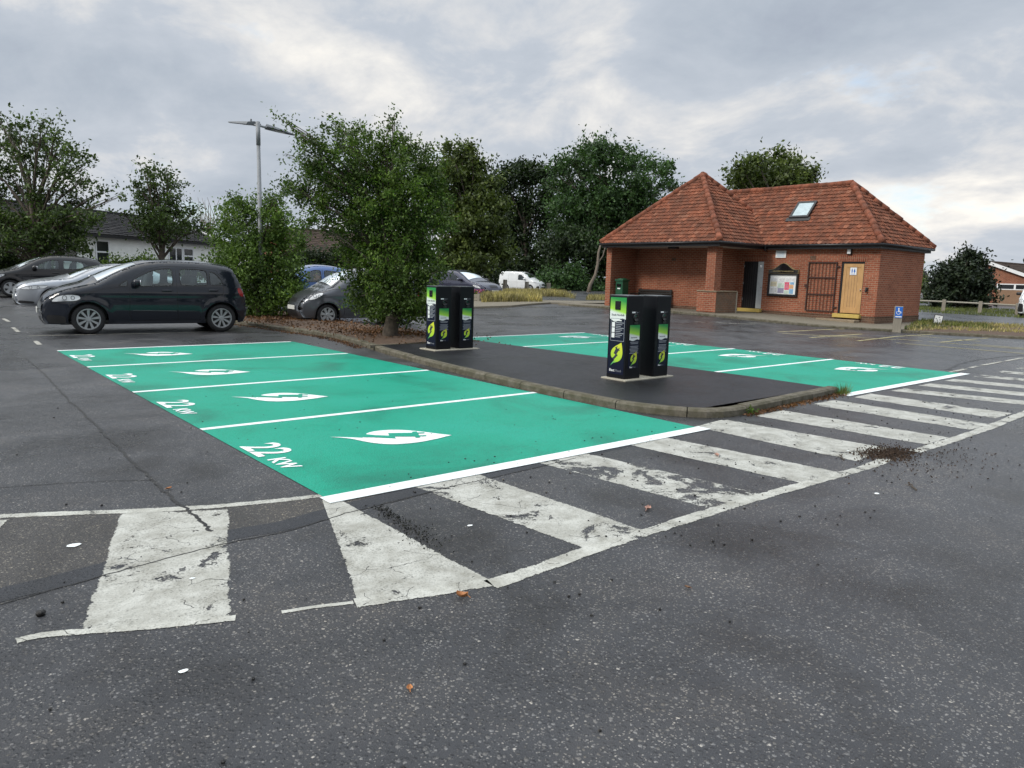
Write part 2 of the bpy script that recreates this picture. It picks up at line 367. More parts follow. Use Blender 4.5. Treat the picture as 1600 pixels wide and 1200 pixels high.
simple('rubber', (.016, .016, .017), .8, var=.3, scale=24)
simple('alloy', (.40, .41, .42), .36, .6, var=.1)
simple('chrome', (.72, .73, .75), .12, 1., var=.05)
simple('steel_grey', (.16, .17, .18), .5, .3, var=.12, scale=9)
simple('galvanised', (.25, .26, .27), .6, .2, var=.15, scale=5)
simple('white_render', (.86, .86, .81), .85, var=.07, scale=2.5, bump=.15)
simple('white_upvc', (.78, .79, .79), .35, var=.04)
simple('fascia_black', (.013, .013, .015), .38, var=.15)
simple('soffit', (.40, .37, .33), .7, var=.1)
simple('sign_white', (.78, .80, .80), .4, var=.03)
simple('sign_blue', (.02, .13, .50), .35, var=.08)
simple('sign_paleblue', (.42, .55, .66), .4, var=.1)
simple('gold', (.30, .24, .11), .4, var=.1)
simple('ink', (.03, .035, .05), .6, var=.05)
simple('rust_iron', (.045, .018, .013), .7, var=.4, scale=30)
simple('bin_green', (.012, .075, .035), .4, var=.1)
simple('text_grey', (.30, .32, .36), .5, var=.05)
simple('logo_green', (.22, .52, .05), .4, var=.2, scale=2)
simple('lens_white', (.70, .72, .73), .25, var=.1, scale=30)
simple('seat_cloth', (.055, .055, .062), .9, var=.2)
simple('plate_white', (.62, .62, .58), .45, var=.08, scale=40)
simple('tail_red', (.30, .008, .010), .15, var=.15, scale=30)
simple('amber', (.5, .2, .03), .3, var=.1)
simple('flower_purple', (.20, .06, .17), .8, var=.5, scale=40)
simple('flower_orange', (.45, .14, .08), .8, var=.4, scale=40)
def carpaint(name, col, metal=.0, rough=.42):
    n = NT(name); c = n.coord(); f = n.noise(c, 900, 2); d = n.noise(c, 1.6, 5, .6)
    a = n.ramp(d, [(.3, tuple(k * .9 for k in col)), (.7, tuple(k * 1.08 for k in col))])
    sep = n.new('ShaderNodeSeparateXYZ'); n.link(c, sep.inputs[0]); grime = n.ramp(n.math('ADD', sep.outputs[2], n.math('MULTIPLY', n.noise(c, 5, 5), .2)), [(.2, .35), (.55, 0.)])
    a = n.mix(n.math('MULTIPLY', grime, .5), a, (.030, .028, .026))
    n.set(col=a, metal=metal, rough=n.ramp(d, [(.3, rough), (.7, rough + .1)]), coat=1., spec=.08 if metal < .1 else .4)
    n.p.inputs['Coat Roughness'].default_value = .025; return n.m
carpaint('paint_black', (.007, .010, .017)); carpaint('paint_black_plain', (.008, .008, .010))
carpaint('paint_silver', (.36, .38, .41), .7, .3); carpaint('paint_grey', (.075, .080, .092), .5, .32)
carpaint('paint_blue', (.03, .09, .26), .3); carpaint('paint_navy', (.030, .032, .060), .4); carpaint('paint_white', (.72, .74, .74)); carpaint('paint_pale', (.55, .57, .58), .3)
def glass(name, tint, t=.75, rough=.02):
    n = NT(name); tr = n.new('ShaderNodeBsdfTransparent'); tr.inputs['Color'].default_value = (*tint, 1)
    gl = n.new('ShaderNodeBsdfGlossy'); gl.inputs['Roughness'].default_value = rough; gl.inputs['Color'].default_value = (.9, .95, .96, 1)
    fr = n.new('ShaderNodeFresnel'); fr.inputs['IOR'].default_value = 1.52
    d = n.ramp(n.noise(n.coord(), 3, 4), [(.3, 0.), (.7, .02)]); f = n.math('ADD', n.math('MULTIPLY', fr.outputs[0], 1.25), d)
    f = n.math('ADD', f, 1 - t - .2 if t < .8 else .02)
    mx = n.new('ShaderNodeMixShader'); n.link(f, mx.inputs[0]); n.link(tr.outputs[0], mx.inputs[1]); n.link(gl.outputs[0], mx.inputs[2]); n.link(mx.outputs[0], n.out.inputs['Surface']); return n.m
glass('car_glass', (.80, .92, .90), .85); glass('screen_glass', (.60, .72, .72), .78); glass('lamp_glass', (.9, .92, .92), .9, .05); glass('window_glass', (.5, .55, .56), .7)
simple('house_interior', (.03, .03, .032), .9)
def gradient(name, a, b, c):                               # printed colour fade on the charger panels
    n = NT(name); q = n.coord('UV'); sep = n.new('ShaderNodeSeparateXYZ'); n.link(q, sep.inputs[0])
    t = n.math('ADD', sep.outputs[1], n.math('MULTIPLY', sep.outputs[0], .18)); n.set(col=n.ramp(t, [(.36, a), (.50, b), (1.0, c)]), rough=.3); return n.m
gradient('panel_fade', (.74, .78, .76), (.36, .68, .06), (.02, .26, .06))
gradient('leaf_fade', (.10, .42, .14), (.38, .66, .04), (.66, .70, .05))
# ---------------------------------------------------------------- daylight
W = bpy.data.worlds.new('World'); S.world = W; W.use_nodes = True
SUN_EL, SUN_AZ = 33, -80
def sky():
    t = W.node_tree; n = t.nodes; L = t.links.new; bg = n['Background']
    class Q(NT):
        def __init__(s): s.t = t; s.n = n
    q = Q(); sk = n.new('ShaderNodeTexSky'); sk.sky_type = 'NISHITA'; sk.sun_disc = False; sk.sun_elevation = R_(SUN_EL); sk.sun_rotation = R_(SUN_AZ)
    d = q.coord('Generated'); sp = n.new('ShaderNodeSeparateXYZ'); L(d, sp.inputs[0])
    z = q.math('ADD', q.math('MAXIMUM', sp.outputs[2], 0.), .34)
    cb = n.new('ShaderNodeCombineXYZ'); L(q.math('DIVIDE', sp.outputs[0], z), cb.inputs[0]); L(q.math('DIVIDE', sp.outputs[1], z), cb.inputs[1])
    mp = n.new('ShaderNodeMapping'); mp.inputs['Rotation'].default_value = (0, 0, R_(SKY_ROT)); mp.inputs['Scale'].default_value = (1.15, .95, 1); mp.inputs['Location'].default_value = SKY_LOC; L(cb.outputs[0], mp.inputs['Vector'])
    v = mp.outputs[0]
    big = q.noise(v, .95, 6, .52, .25); det = q.noise(v, 3.0, 8, .6, .25)
    thick = q.math('ADD', q.math('MULTIPLY', big, .56), q.math('MULTIPLY', det, .44))
    cl = q.ramp(thick, [(.36, (7.0, 6.8, 6.4)), (.44, (5.0, 5.1, 5.25)), (.49, (3.85, 4.2, 4.7)), (.58, (3.2, 3.6, 4.15)), (.66, (2.75, 3.1, 3.7))])
    gap = q.ramp(q.math('ADD', q.math('MULTIPLY', q.noise(v, 1.5, 6, .6, .2), .7), q.math('MULTIPLY', det, .3)), [(.345, 1.), (.42, 0.)])
    blue = q.mix(1., sk.outputs[0], (1.0, 1.0, 1.0), 'MULTIPLY')
    blue = q.mix(.35, blue, (5.4, 6.8, 8.4))
    col = q.mix(q.math('MULTIPLY', gap, .85), cl, blue)
    zenith_gain = q.ramp(sp.outputs[2], [(.0, (1.10, 1.08, 1.06)), (.12, (1.03, 1.02, 1.01)), (.33, (1, 1, 1.0)), (.55, (1.7, 1.7, 1.66)), (1., (2.9, 2.88, 2.8))])  # tints the horizon; added overhead brightness, above the view, lights the ground
    col = q.mix(1., col, zenith_gain, 'MULTIPLY')
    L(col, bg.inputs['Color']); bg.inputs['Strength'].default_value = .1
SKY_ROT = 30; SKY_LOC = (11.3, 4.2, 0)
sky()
sl = bpy.data.lights.new('sun', 'SUN'); sl.energy = 1.5; sl.angle = R_(14); sl.color = (1, .94, .86)
so = bpy.data.objects.new('sun', sl); COL.objects.link(so)
sd = Vector((math.sin(R_(SUN_AZ)) * math.cos(R_(SUN_EL)), math.cos(R_(SUN_AZ)) * math.cos(R_(SUN_EL)), math.sin(R_(SUN_EL))))
so.rotation_euler = sd.to_track_quat('Z', 'Y').to_euler()
S.view_settings.view_transform = 'Standard'; S.view_settings.look = 'None'; S.view_settings.gamma = 1; S.view_settings.exposure = .52
S.render.film_transparent = False
M = MATS
# ================================================================ ground, markings
def axis(lo, hi, flo, fhi, fine, coarse):
    a = list(np.arange(flo, fhi + 1e-6, fine)); x = flo; st = fine
    while x > lo: st *= coarse; x -= st; a.insert(0, x)
    x = fhi; st = fine
    while x < hi: st *= coarse; x += st; a.append(x)
    return a
gx = axis(-500, 700, -6, 60, 1.5, 1.5); gy = axis(-500, 700, -6, 60, 1.5, 1.5)
b = MB(); b.add([(x, y, gz(x, y)) for x in gx for y in gy], [[i * len(gy) + j, (i + 1) * len(gy) + j, (i + 1) * len(gy) + j + 1, i * len(gy) + j + 1] for i in range(len(gx) - 1) for j in range(len(gy) - 1)])
b.build('ground', M['asphalt'], kind='structure', smooth=True)
def para(b, P, z, nu=1, nv=4):                            # quad with 0..1 uv, u across, v along ; P = near-left, near-right, far-right, far-left
    P = [np.array(p[:2], float) for p in P]
    for j in range(nv):
        for i in range(nu):
            q = []; uv = []
            for (di, dj) in ((0, 0), (1, 0), (1, 1), (0, 1)):
                u, v = (i + di) / nu, (j + dj) / nv; p = (P[0] * (1 - u) + P[1] * u) * (1 - v) + (P[3] * (1 - u) + P[2] * u) * v
                q.append((p[0], p[1], gz(p[0], p[1]) + z)); uv.append((u, v))
            b.quad(*q, uv=uv)
def strip(b, pts, w, z):                                  # painted line along ground points
    pts = [np.array(p[:2], float) for p in pts]; L = [0]
    if 3 < len(pts) < 20: pts = catmull(pts, 4)
    for a, c in zip(pts, pts[1:]): L.append(L[-1] + np.linalg.norm(c - a))
    e = []
    for i, p in enumerate(pts):
        t = pts[min(i + 1, len(pts) - 1)] - pts[max(i - 1, 0)]; t /= np.linalg.norm(t); nrm = np.array([-t[1], t[0]]); e.append((p + nrm * w / 2, p - nrm * w / 2))
    for i in range(len(pts) - 1):
        q = [e[i][0], e[i][1], e[i + 1][1], e[i + 1][0]]; v0, v1 = L[i] / L[-1], L[i + 1] / L[-1]
        b.quad(*[(p[0], p[1], gz(p[0], p[1]) + z) for p in q], uv=[(0, v0), (1, v0), (1, v1), (0, v1)])
b = MB(); up_ = [(-60, 812), (0, 808), (120, 803), (230, 799), (330, 793), (430, 784), (508, 776), (600, 759), (700, 740), (800, 721), (870, 708), (960, 690), (1050, 673)]
dn_ = [(-60, 950), (0, 930), (110, 903), (230, 870), (360, 836), (440, 822), (520, 800), (600, 779), (700, 755), (800, 733), (870, 718), (960, 698), (1050, 678)]
U_, D_ = [gp(*p) for p in up_], [gp(*p) for p in dn_]
for k in range(len(U_) - 1): b.quad(*[(p[0], p[1], .0007) for p in (D_[k], D_[k + 1], U_[k + 1], U_[k])])
b.build('old_tarmac', M['asphalt_old'], kind='structure')
# ---- darker trench reinstatement running under the hatching
b = MB(); strip(b, [gp(*p) for p in [(-60, 950), (0, 930), (110, 903), (230, 870), (360, 836), (440, 822), (520, 800), (600, 779), (700, 755), (800, 733), (870, 718), (960, 698), (1050, 678)]], .17, .0014)
b.build('trench_patch', M['asphalt_patch'], kind='structure')
b = MB()
for pts, w in (([(40, 560), (75, 590), (100, 618), (140, 655), (165, 680), (205, 720), (240, 752), (270, 780), (292, 797), (312, 812), (330, 830)], .022), ([(0, 945), (110, 914), (235, 880), (360, 848), (450, 830), (540, 803), (640, 778), (700, 762), (790, 742), (900, 716)], .010),
               ([(0, 762), (60, 758), (140, 753), (240, 750)], .008), ([(1480, 578), (1510, 566), (1545, 560), (1600, 555)], .06), ([(1125, 520), (1250, 530), (1400, 545), (1560, 562)], .02)):
    P = catmull([gp(*p)[:2] for p in pts], 10); strip(b, [p + RNG.normal(0, w * .3, 2) for p in P], w, .0030)
b.build('asphalt_crack', M['asphalt_crack'], kind='structure')
# ---- green bays
LX0, LX1 = 2.10, 6.24; LY = [4.36, 6.89, 9.38, 12.02, 14.50]
RX0, RX1 = 9.93, 14.36; RYL = [4.52, 6.93, 9.20, 11.60, 13.88]
LEAF = [(0, 0), (.09, .075), (.19, .135), (.33, .175), (.47, .235), (.575, .335), (.625, .47), (.635, .62), (.61, .80), (.56, 1.0), (.44, .93), (.28, .85), (.13, .75), (.045, .65), (.01, .53), (.02, .43), (.055, .36), (.085, .335), (.20, .235), (.13, .165), (.06, .085)]
BOLT = [(.09, .33), (.19, .245), (.25, .33), (.40, .475), (.325, .505), (.43, .665), (.475, .645), (.49, .685), (.45, .705), (.475, .765), (.44, .785), (.41, .725), (.335, .76), (.36, .82), (.325, .84), (.295, .78), (.25, .80), (.235, .76), (.275, .735), (.165, .53), (.265, .485), (.18, .385)]
def logo(b, poly, org, right, up, s, smooth=True):
    P = poly
    vs, fs = poly_fill([tuple(p) for p in P]); o, r, u = (np.array(q, float) for q in (org, right, up))
    b.add([o + r * v[0] * s + u * v[1] * s for v in vs], fs)
LEAF_S = [tuple(p) for p in catmull(LEAF[:9], 4)] + [tuple(p) for p in catmull(LEAF[9:17], 4)] + LEAF[17:19] + [tuple(p) for p in catmull(LEAF[19:] + [(0, 0)], 3)[:-1]]
gb = MB(); gb.quad((LX0, LY[0], .004), (LX1, LY[0], .004), (LX1 + .1, LY[-1], .004), (LX0, LY[-1], .004))
gb.build('green_parking_bays', M['green_paint'], kind='structure')
gb = MB(); gb.quad((RX0 - .05, RYL[0], .004), (RX1 + .02, RYL[0], .004), (RX1, RYL[-1], .004), (RX0 - .6, RYL[-1], .004))
gb.build('green_parking_bays', M['green_paint'], kind='structure')
wb = MB(); sb = MB(); tb = MB(); bb = MB()
for i, y in enumerate(LY):
    w = .15 if i == 0 else .085; yy = y - (w / 2 if i == 0 else 0)
    wb.box(LX0 - (.03 if i == 0 else -.0), LX1 + .04, yy - w / 2, yy + w / 2, .005, .008)
for i, y in enumerate(RYL):
    w = .15 if i == 0 else .085
    wb.box(RX0 - .1, RX1 + .04, y - w / 2, y + w / 2, .005, .008)
for y0 in LY[:4]:
    logo(sb, LEAF_S, (2.93, y0 + 1.60, .008), (0, -1, 0), (1, 0, 0), .97); logo(bb, BOLT, (2.93, y0 + 1.60, .0115), (0, -1, 0), (1, 0, 0), .97)
    tb.text('22', .44, (2.15, y0 + 1.68, .008), (0, -1, 0), (1, 0, 0), .008); tb.text('KW', .20, (2.17, y0 + 1.14, .008), (0, -1, 0), (1, 0, 0), .006)
for y0 in RYL[:4]:
    logo(sb, LEAF_S, (13.66, y0 + 1.0, .008), (0, 1, 0), (-1, 0, 0), .97); logo(bb, BOLT, (13.66, y0 + 1.0, .0115), (0, 1, 0), (-1, 0, 0), .97)
    tb.text('22', .44, (14.30, y0 + .95, .008), (0, 1, 0), (-1, 0, 0), .008); tb.text('KW', .20, (14.28, y0 + 1.49, .008), (0, 1, 0), (-1, 0, 0), .006)
wb.build('bay_line_marking', M['fresh_white'], kind='structure'); sb.build('leaf_symbol_marking', M['fresh_white'], kind='structure')
bb.build('plug_symbol_marking', M['green_paint'], kind='structure'); tb.build('bay_lettering', M['fresh_white'], kind='structure')
# ---- worn hatching (pixels of the photograph turned into ground points once)
hb = MB(); hh = MB(); hm = MB(); lw = MB()
def st(b, *px): para(b, [gp(*p) for p in px], .0020)
st(hb, (122, 992), (362, 967), (358, 796), (188, 803))
st(hb, (560, 944), (768, 908), (528, 779), (503, 781))
st(hm, (915, 858), (1015, 832), (730, 735), (622, 752))
st(hh, (1120, 798), (1195, 773), (893, 703), (822, 718))
for nl, nr, fr, fl in (((1258, 757), (1322, 740), (1028, 681), (968, 692)), ((1338, 721), (1392, 701), (1136, 656), (1084, 667)), ((1448, 695), (1484, 684), (1222, 641), (1180, 650)), ((1516, 672), (1547, 663), (1304, 625), (1264, 632)), ((1556, 654), (1583, 646), (1360, 615), (1333, 621))):
    st(hb, nl, nr, fr, fl)
for xa, xb in ((11.03, 11.50), (12.02, 12.50), (13.05, 13.52)):
    para(hb, [(xa + .25, 2.68), (xb + .25, 2.68), (xb - .12, 4.36), (xa - .12, 4.36)], .0020)
for xa, xb in ((14.15, 14.6), (15.3, 15.75), (16.4, 16.85), (17.5, 17.9)):
    para(hh, [(xa + .25, 2.68), (xb + .25, 2.68), (xb - .1, 4.3), (xa - .1, 4.3)], .0020)
hb.build('hatch_marking', M['worn_white'], kind='structure'); hm.build('hatch_marking', M['worn_white_mid'], kind='structure'); hh.build('worn_hatch_marking', M['worn_white_heavy'], kind='structure')
strip(lw, [gp(*p) for p in [(555, 943), (640, 931), (765, 910)]], .10, .0026)
strip(lw, [gp(*p) for p in [(766, 914), (850, 886), (920, 860), (1010, 832), (1120, 797), (1192, 775), (1290, 748), (1360, 728), (1384, 717)]], .11, .0026)
strip(lw, [gp(*p) for p in [(1428, 706), (1480, 690), (1545, 668), (1600, 646), (1680, 616)]], .12, .0026)
strip(lw, [gp(*p) for p in [(-140, 815), (-60, 811), (0, 807), (120, 802), (230, 798), (330, 792), (430, 783), (508, 774)]], .085, .0026)
strip(lw, [gp(*p) for p in [(25, 1002), (60, 994), (120, 988), (230, 980), (368, 966)]], .055, .0026)
strip(lw, [gp(*p) for p in [(440, 957), (490, 949), (552, 942)]], .03, .0026)
strip(lw, [gp(*p) for p in [(-30, 845), (-14, 830), (4, 813)]], .07, .0026)
strip(lw, [gp(*p) for p in [(1086, 668), (1110, 662), (1130, 657)]], .05, .0026)
lw.build('line_marking', M['line_white_old'], kind='structure')
fb = MB()
for pts, w in (([(45, 525), (150, 523), (280, 520), (388, 517)], .07), ([(55, 533), (62, 539)], .09), ([(20, 512), (29, 519)], .09), ([(5, 498), (14, 503)], .09), ([(900, 480), (1180, 484)], .0),
               ([(535, 506), (600, 503), (700, 499)], .09), ([(1085, 503), (1180, 507)], .07), ([(1170, 505), (1232, 505)], .07), ([(1485, 582), (1530, 572), (1600, 559)], .09), ([(860, 478), (920, 476)], .06)):
    if w: strip(fb, [gp(*p) for p in pts], w, .006)
fb.build('faded_line_marking', M['faded_white'], kind='structure')
fb = MB()
for a, c in (((1215, 519), (1345, 513)), ((1222, 521), (1400, 531)), ((1265, 528), (1348, 522)), ((1280, 524), (1340, 526)), ((1400, 526), (1466, 522)), ((1467, 535), (1548, 528)), ((1400, 530), (1600, 546)), ((1400, 536), (1640, 556)), ((1432, 525), (1532, 534)), ((1520, 538), (1620, 546)), ((1340, 533), (1400, 526))):
    strip(fb, [gp(*a), (gp(*a) + gp(*c)) / 2, gp(*c)], .11, .006)
fb.build('yellow_hatch_marking', M['faded_yellow'], kind='structure')
fb = MB()
for px, r in (((115, 853), .034), ((286, 1050), .016), ((734, 822), .016), ((300, 905), .012), ((1370, 772), .02), ((1325, 705), .015)):
    c = gp(*px); fb.poly([(c[0] + r * (1 + .4 * random.random()) * math.cos(a), c[1] + r * (.6 + .4 * random.random()) * math.sin(a), .005) for a in np.linspace(0, 6.28, 9)[:-1]])
fb.build('paint_spot_marking', M['fresh_white'], kind='structure')
# ================================================================ island with kerb
KX = catmull([(9.93, 4.66), (8.9, 4.58), (7.6, 4.50), (7.05, 4.50), (6.72, 4.66), (6.48, 5.02), (6.33, 5.5), (6.31, 6.3), (6.34, 7.45), (6.55, 9.5), (6.86, 11.6), (7.20, 13.3), (7.42, 14.9), (7.42, 16.2), (7.2, 17.8), (7.0, 20), (7.0, 24)], 6)
IR = [(9.75, 4.66), (9.80, 5.8), (9.70, 8), (9.55, 12.2), (9.62, 16.5), (9.9, 21), (9.9, 24)]
def offset(P, d):
    out = []
    for i, p in enumerate(P):
        t = P[min(i + 1, len(P) - 1)] - P[max(i - 1, 0)]; t = t / np.linalg.norm(t); out.append(p + d * np.array([t[1], -t[0]]))
    return out
def kerb(name, path, side, h=.096, w=.13, seg=.85, top=None):
    """kerb stones: one sheet of separate lengths with open joints"""
    P = [np.array(p[:2], float) for p in path]; I = offset(P, side * w); b = MB(); cum = [0]
    for a, c in zip(P, P[1:]): cum.append(cum[-1] + np.linalg.norm(c - a))
    cum = np.array(cum); X = lambda A, s: np.array([np.interp(s, cum, [p[k] for p in A]) for k in (0, 1)])
    n = int(cum[-1] / seg); 
    for k in range(n):
        s0, s1 = k * seg + .006, (k + 1) * seg - .006; dz = random.uniform(-.006, .006); m = 4
        ring = []
        for q in range(m + 1):
            s = s0 + (s1 - s0) * q / m; o, i = X(P, s), X(I, s); e = o + (i - o) * .18; zz = gz(*o) - .03
            ring.append([(o[0], o[1], zz), (o[0], o[1], zz + .03 + h - .025 + dz), (e[0], e[1], zz + .03 + h + dz), (i[0], i[1], zz + .03 + h + dz), (i[0], i[1], zz)])
        vs = [v for r in ring for v in r]
        fs = [[q * 5 + j, q * 5 + (j + 1), (q + 1) * 5 + (j + 1), (q + 1) * 5 + j] for q in range(m) for j in range(4)] + [[4, 3, 2, 1, 0], [m * 5 + j for j in range(5)]]
        b.add(vs, fs)
    b.build(name, M['kerb_concrete'], kind='structure'); return I
KI = kerb('island_kerb', KX, 1)
left = [(p[0], p[1]) for p in KI]
def island_sheet(name, y0, y1, mat, z, bump=0, skirt=False):
    b = MB(); ys = np.arange(y0, y1 + 1e-6, .2); lx = sorted([p for p in left if p[1] > 4.55], key=lambda p: p[1]); rows = []
    for y in ys:
        a = np.interp(y, [p[1] for p in lx[6:]], [p[0] for p in lx[6:]]) if y > 5.2 else np.interp(y, [p[1] for p in left[12:40]], [p[0] for p in left[12:40]])
        c = np.interp(y, [p[1] for p in IR], [p[0] for p in IR]); xs = np.linspace(a, c, 16)
        rows.append([(x, y, z - (.004 if k in (0,) else 0) + (bump * (random.random() + 1.2 * math.sin(x * 2.1) * math.sin(y * 1.3)) * min(1, k / 3, (15 - k) / 3) if bump else 0)) for k, x in enumerate(xs)])
        rows[-1].append((c, y, .001))
    m = 17
    b.add([v for r in rows for v in r], [[i * m + j, i * m + j + 1, (i + 1) * m + j + 1, (i + 1) * m + j] for i in range(len(rows) - 1) for j in range(m - 1)])
    b.build(name, mat, kind='structure', smooth=bool(bump))
island_sheet('island_tarmac', 4.71, 12.31, M['asphalt_new'], .094)
island_sheet('island_soil', 12.31, 23.9, M['soil'], .10, .035)
b = MB(); b.box(6.9, 9.55, 12.28, 12.36, .05, .106); b.build('tarmac_edging', M['kerb_concrete'], kind='structure')
# ================================================================ charging columns
def charger(loc, label, screen=True):
    X0, Y0 = loc; t = thing('charging_point', label, 'charging point', (X0 + .17, Y0 + .17, .112), group='electric vehicle charging points')
    w, d, z0, h = .33, .34, .112, 1.265
    MB().box(X0, X0 + w, Y0, Y0 + d, z0, h).build('cabinet', M['black_powder'], t, True, bevel=.012)
    MB().box(X0 + .004, X0 + w - .004, Y0 + .004, Y0 + d - .004, h, h + .008).build('top_plate', M['steel_grey'], t, True)
    def face(side):
        if side == 'screen': return (np.array([X0 - .003, Y0 + d - .025, 0]), np.array([0, -1., 0]), np.array([-1., 0, 0]), d - .05)
        return (np.array([X0 + .06, Y0 - .003, 0]), np.array([1., 0, 0]), np.array([0, -1., 0]), w - .12)
    Z = np.array([0, 0, 1.])
    for side in (('screen', 'socket') if screen else ('socket',)):
        o, r, nn, wd = face(side); P = lambda u, z, k=0.: o + r * u + Z * z + nn * k
        big = side == 'screen'
        lo, hi = (.17, h - .02) if big else (.26, .87)
        fl = MB(); fl.quad(P(0, lo), P(wd, lo), P(wd, hi), P(0, hi)); film = fl.build('graphic_film', M['navy_film'], t, True)
        z1, z2 = (.93, h - .025) if big else (.655, .865)
        wave = [(wd * k / 10, z1 - (.028 if big else .012) * math.sin((k / 10 - .08) * 6.0) * (1 if k < 9 else .6)) for k in range(11)]
        pb = MB(); pts = [P(u, z, .0015) for u, z in wave] + [P(wd, z2, .0015), P(0, z2, .0015)]; uvs = [(u / wd, (z - z1) / (z2 - z1)) for u, z in wave] + [(1, 1), (0, 1)]
        vs, fs = poly_fill(wave + [(wd, z2), (0, z2)]); k0 = [( v[0] / wd, (v[1] - z1) / (z2 - z1)) for v in vs]
        pb.add([P(v[0], v[1], .0015) for v in vs], fs, [[k0[i] for i in f] for f in fs]); pb.build('colour_panel', M['panel_fade'], t, True)
        tx = MB(); 
        if big:
            tx.text('South Norfolk', .040, P(.028, .985, .003), r, Z, .0008)
            tx.build('council_lettering', M['ink'], t, True)
            sc = MB(); sc.prism([P(.095, 1.07, .002), P(.19, 1.07, .002), P(.19, 1.19, .002), P(.095, 1.19, .002)], nn * .012); s_ = sc.build('touch_screen', M['black_gloss'], t, True, bevel=.004)
            ins = MB(); o2 = MB()
            for k in range(3): ins.quad(P(.045, .68 + .075 * k, .003), P(.10, .68 + .075 * k, .003), P(.10, .745 + .075 * k, .003), P(.045, .745 + .075 * k, .003))
            ins.quad(P(.05, .915, .003), P(.22, .915, .003), P(.22, .93, .003), P(.05, .93, .003)); ins.build('instruction_icons', M['sign_white'], t, True)
            for k in range(9): o2.quad(P(.115, .69 + .0245 * k, .003), P(.115 + .09 + .03 * ((k * 7) % 3), .69 + .0245 * k, .003), P(.115 + .09 + .03 * ((k * 7) % 3), .70 + .0245 * k, .003), P(.115, .70 + .0245 * k, .003))
            x0, x1, za, zb = .025, wd - .02, .635, .945
            for a, c in (((x0, za), (x1, za)), ((x1, za), (x1, zb)), ((x1, zb), (x0, zb)), ((x0, zb), (x0, za))):
                du, dz = (0, .006) if a[1] == c[1] else (.006, 0); o2.quad(P(*a, .003), P(*c, .003), P(c[0] + du, c[1] + dz, .003), P(a[0] + du, a[1] + dz, .003))
            o2.build('instruction_text', M['text_grey'], t, True)
            s, ox, oz = .34, .045, .28
        else:
            o2 = MB()
            for k in range(9): 
                if k != 6: a = .012 + .008 * ((k * 5) % 3); o2.quad(P(a, .47 + .019 * k, .003), P(wd - a, .47 + .019 * k, .003), P(wd - a, .478 + .019 * k, .003), P(a, .478 + .019 * k, .003))
            o2.build('instruction_text', M['text_grey'], t, True)
            tx.text('South Norfolk', .022, P(.03, .685, .003), r, Z, .0004); tx.build('council_lettering', M['ink'], t, True)
            s, ox, oz = .21, .04, .285
            nb = MB(); nb.quad(P(.03, 1.03, .001), P(.10, 1.03, .001), P(.10, 1.05, .001), P(.03, 1.05, .001)); nb.build('number_label', M['sign_white'], t, True)
            nb = MB(); nb.text('Type 2', .024, P(.115, 1.033, .001), r, Z); nb.build('socket_lettering', M['text_grey'], t, True)
            k = MB(); c = P(.12, .965, -.002); k.lathe([(.001, -.006), (.040, -.008), (.050, -.014), (.055, -.010), (.058, 0)], c, 'y', 20); k.build('charging_socket', M['black_gloss'], t, True, smooth=True)
            k = MB(); k.box(*sorted((P(.085, 0)[0], P(.155, 0)[0])), Y0 - .014, Y0 + .001, .875, .905); k.build('cable_lock', M['black_plastic'], t, True, bevel=.003)
        lb = MB(); vs, fs = poly_fill(LEAF_S); lb.add([P(ox + v[0] * s, oz + v[1] * s, .003) for v in vs], fs, [[(vs[i][0] / .63, .25 + .7 * vs[i][1]) for i in f] for f in fs]); le = lb.build('leaf_emblem', M['leaf_fade'], t, True)
        lb = MB(); vs, fs = poly_fill(BOLT); lb.add([P(ox + v[0] * s, oz + v[1] * s, .0045) for v in vs], fs); lb.build('plug_emblem', M['ink'], le, True)
        tx = MB(); q = .050 if big else .028; tx.text('Elect', q, P(.03, .205 if big else .238 + .03, .003), r, Z, .0012); tx.build('company_lettering', M['sign_white'], t, True)
        tx = MB(); tx.text('Road', q, P(.03 + q * 2.35, .205 if big else .268, .003), r, Z, -.0004); tx.build('company_lettering', M['text_grey'], t, True)
    return t
charger((7.68, 6.60), 'black charging column with green screen panel, standing at the front of the tarmac island')
charger((8.28, 6.58), 'black charging column, second along in the front pair, turned with only its socket side printed', False)
charger((7.55, 11.02), 'black charging column with green screen panel, standing close beside the leafy hawthorn')
charger((8.06, 11.00), 'black charging column, second along in the rear pair, with the navy car behind', False)
for x0, x1, y0, y1, l in ((7.61, 8.68, 6.52, 6.98, 'pale concrete plinth under the front pair of charging columns'), (7.46, 8.48, 10.92, 11.44, 'pale concrete plinth under the rear pair of charging columns by the hawthorn')):
    tag(MB().box(x0, x1, y0, y1, .06, .112).build('concrete_plinth', M['pale_concrete'], bevel=.008), l, 'plinth', 'charger plinths')
# ================================================================ toilet block
def gap_strip(b, y0, y1, z0, z1, holes, x0, x1):
    """wall in the plane x=x0..x1 along y with rectangular openings"""
    ys = sorted({y0, y1, *[h[0] for h in holes], *[h[1] for h in holes]})
    for a, c in zip(ys, ys[1:]):
        hs = [h for h in holes if h[0] <= a + 1e-6 and h[1] >= c - 1e-6]
        if not hs: b.box(x0, x1, a, c, z0, z1)
        else:
            h = hs[0]
            if h[2] > z0: b.box(x0, x1, a, c, z0, h[2])
            if h[3] < z1: b.box(x0, x1, a, c, h[3], z1)
BT = thing('toilet_block', 'red brick toilet block with orange pantile hipped roofs and an open shelter bay', 'building', (27, 14, 0))
DZ0, DZ1 = .43, 2.34
yd = (12.13, 12.98); yb = (16.16, 17.08); 
wb = MB(); gap_strip(wb, 11.6, 17.9, .36, 2.86, [(yd[0], yd[1], DZ0, DZ1), (yb[0], yb[1], DZ0, DZ1)], 27, 27.22)
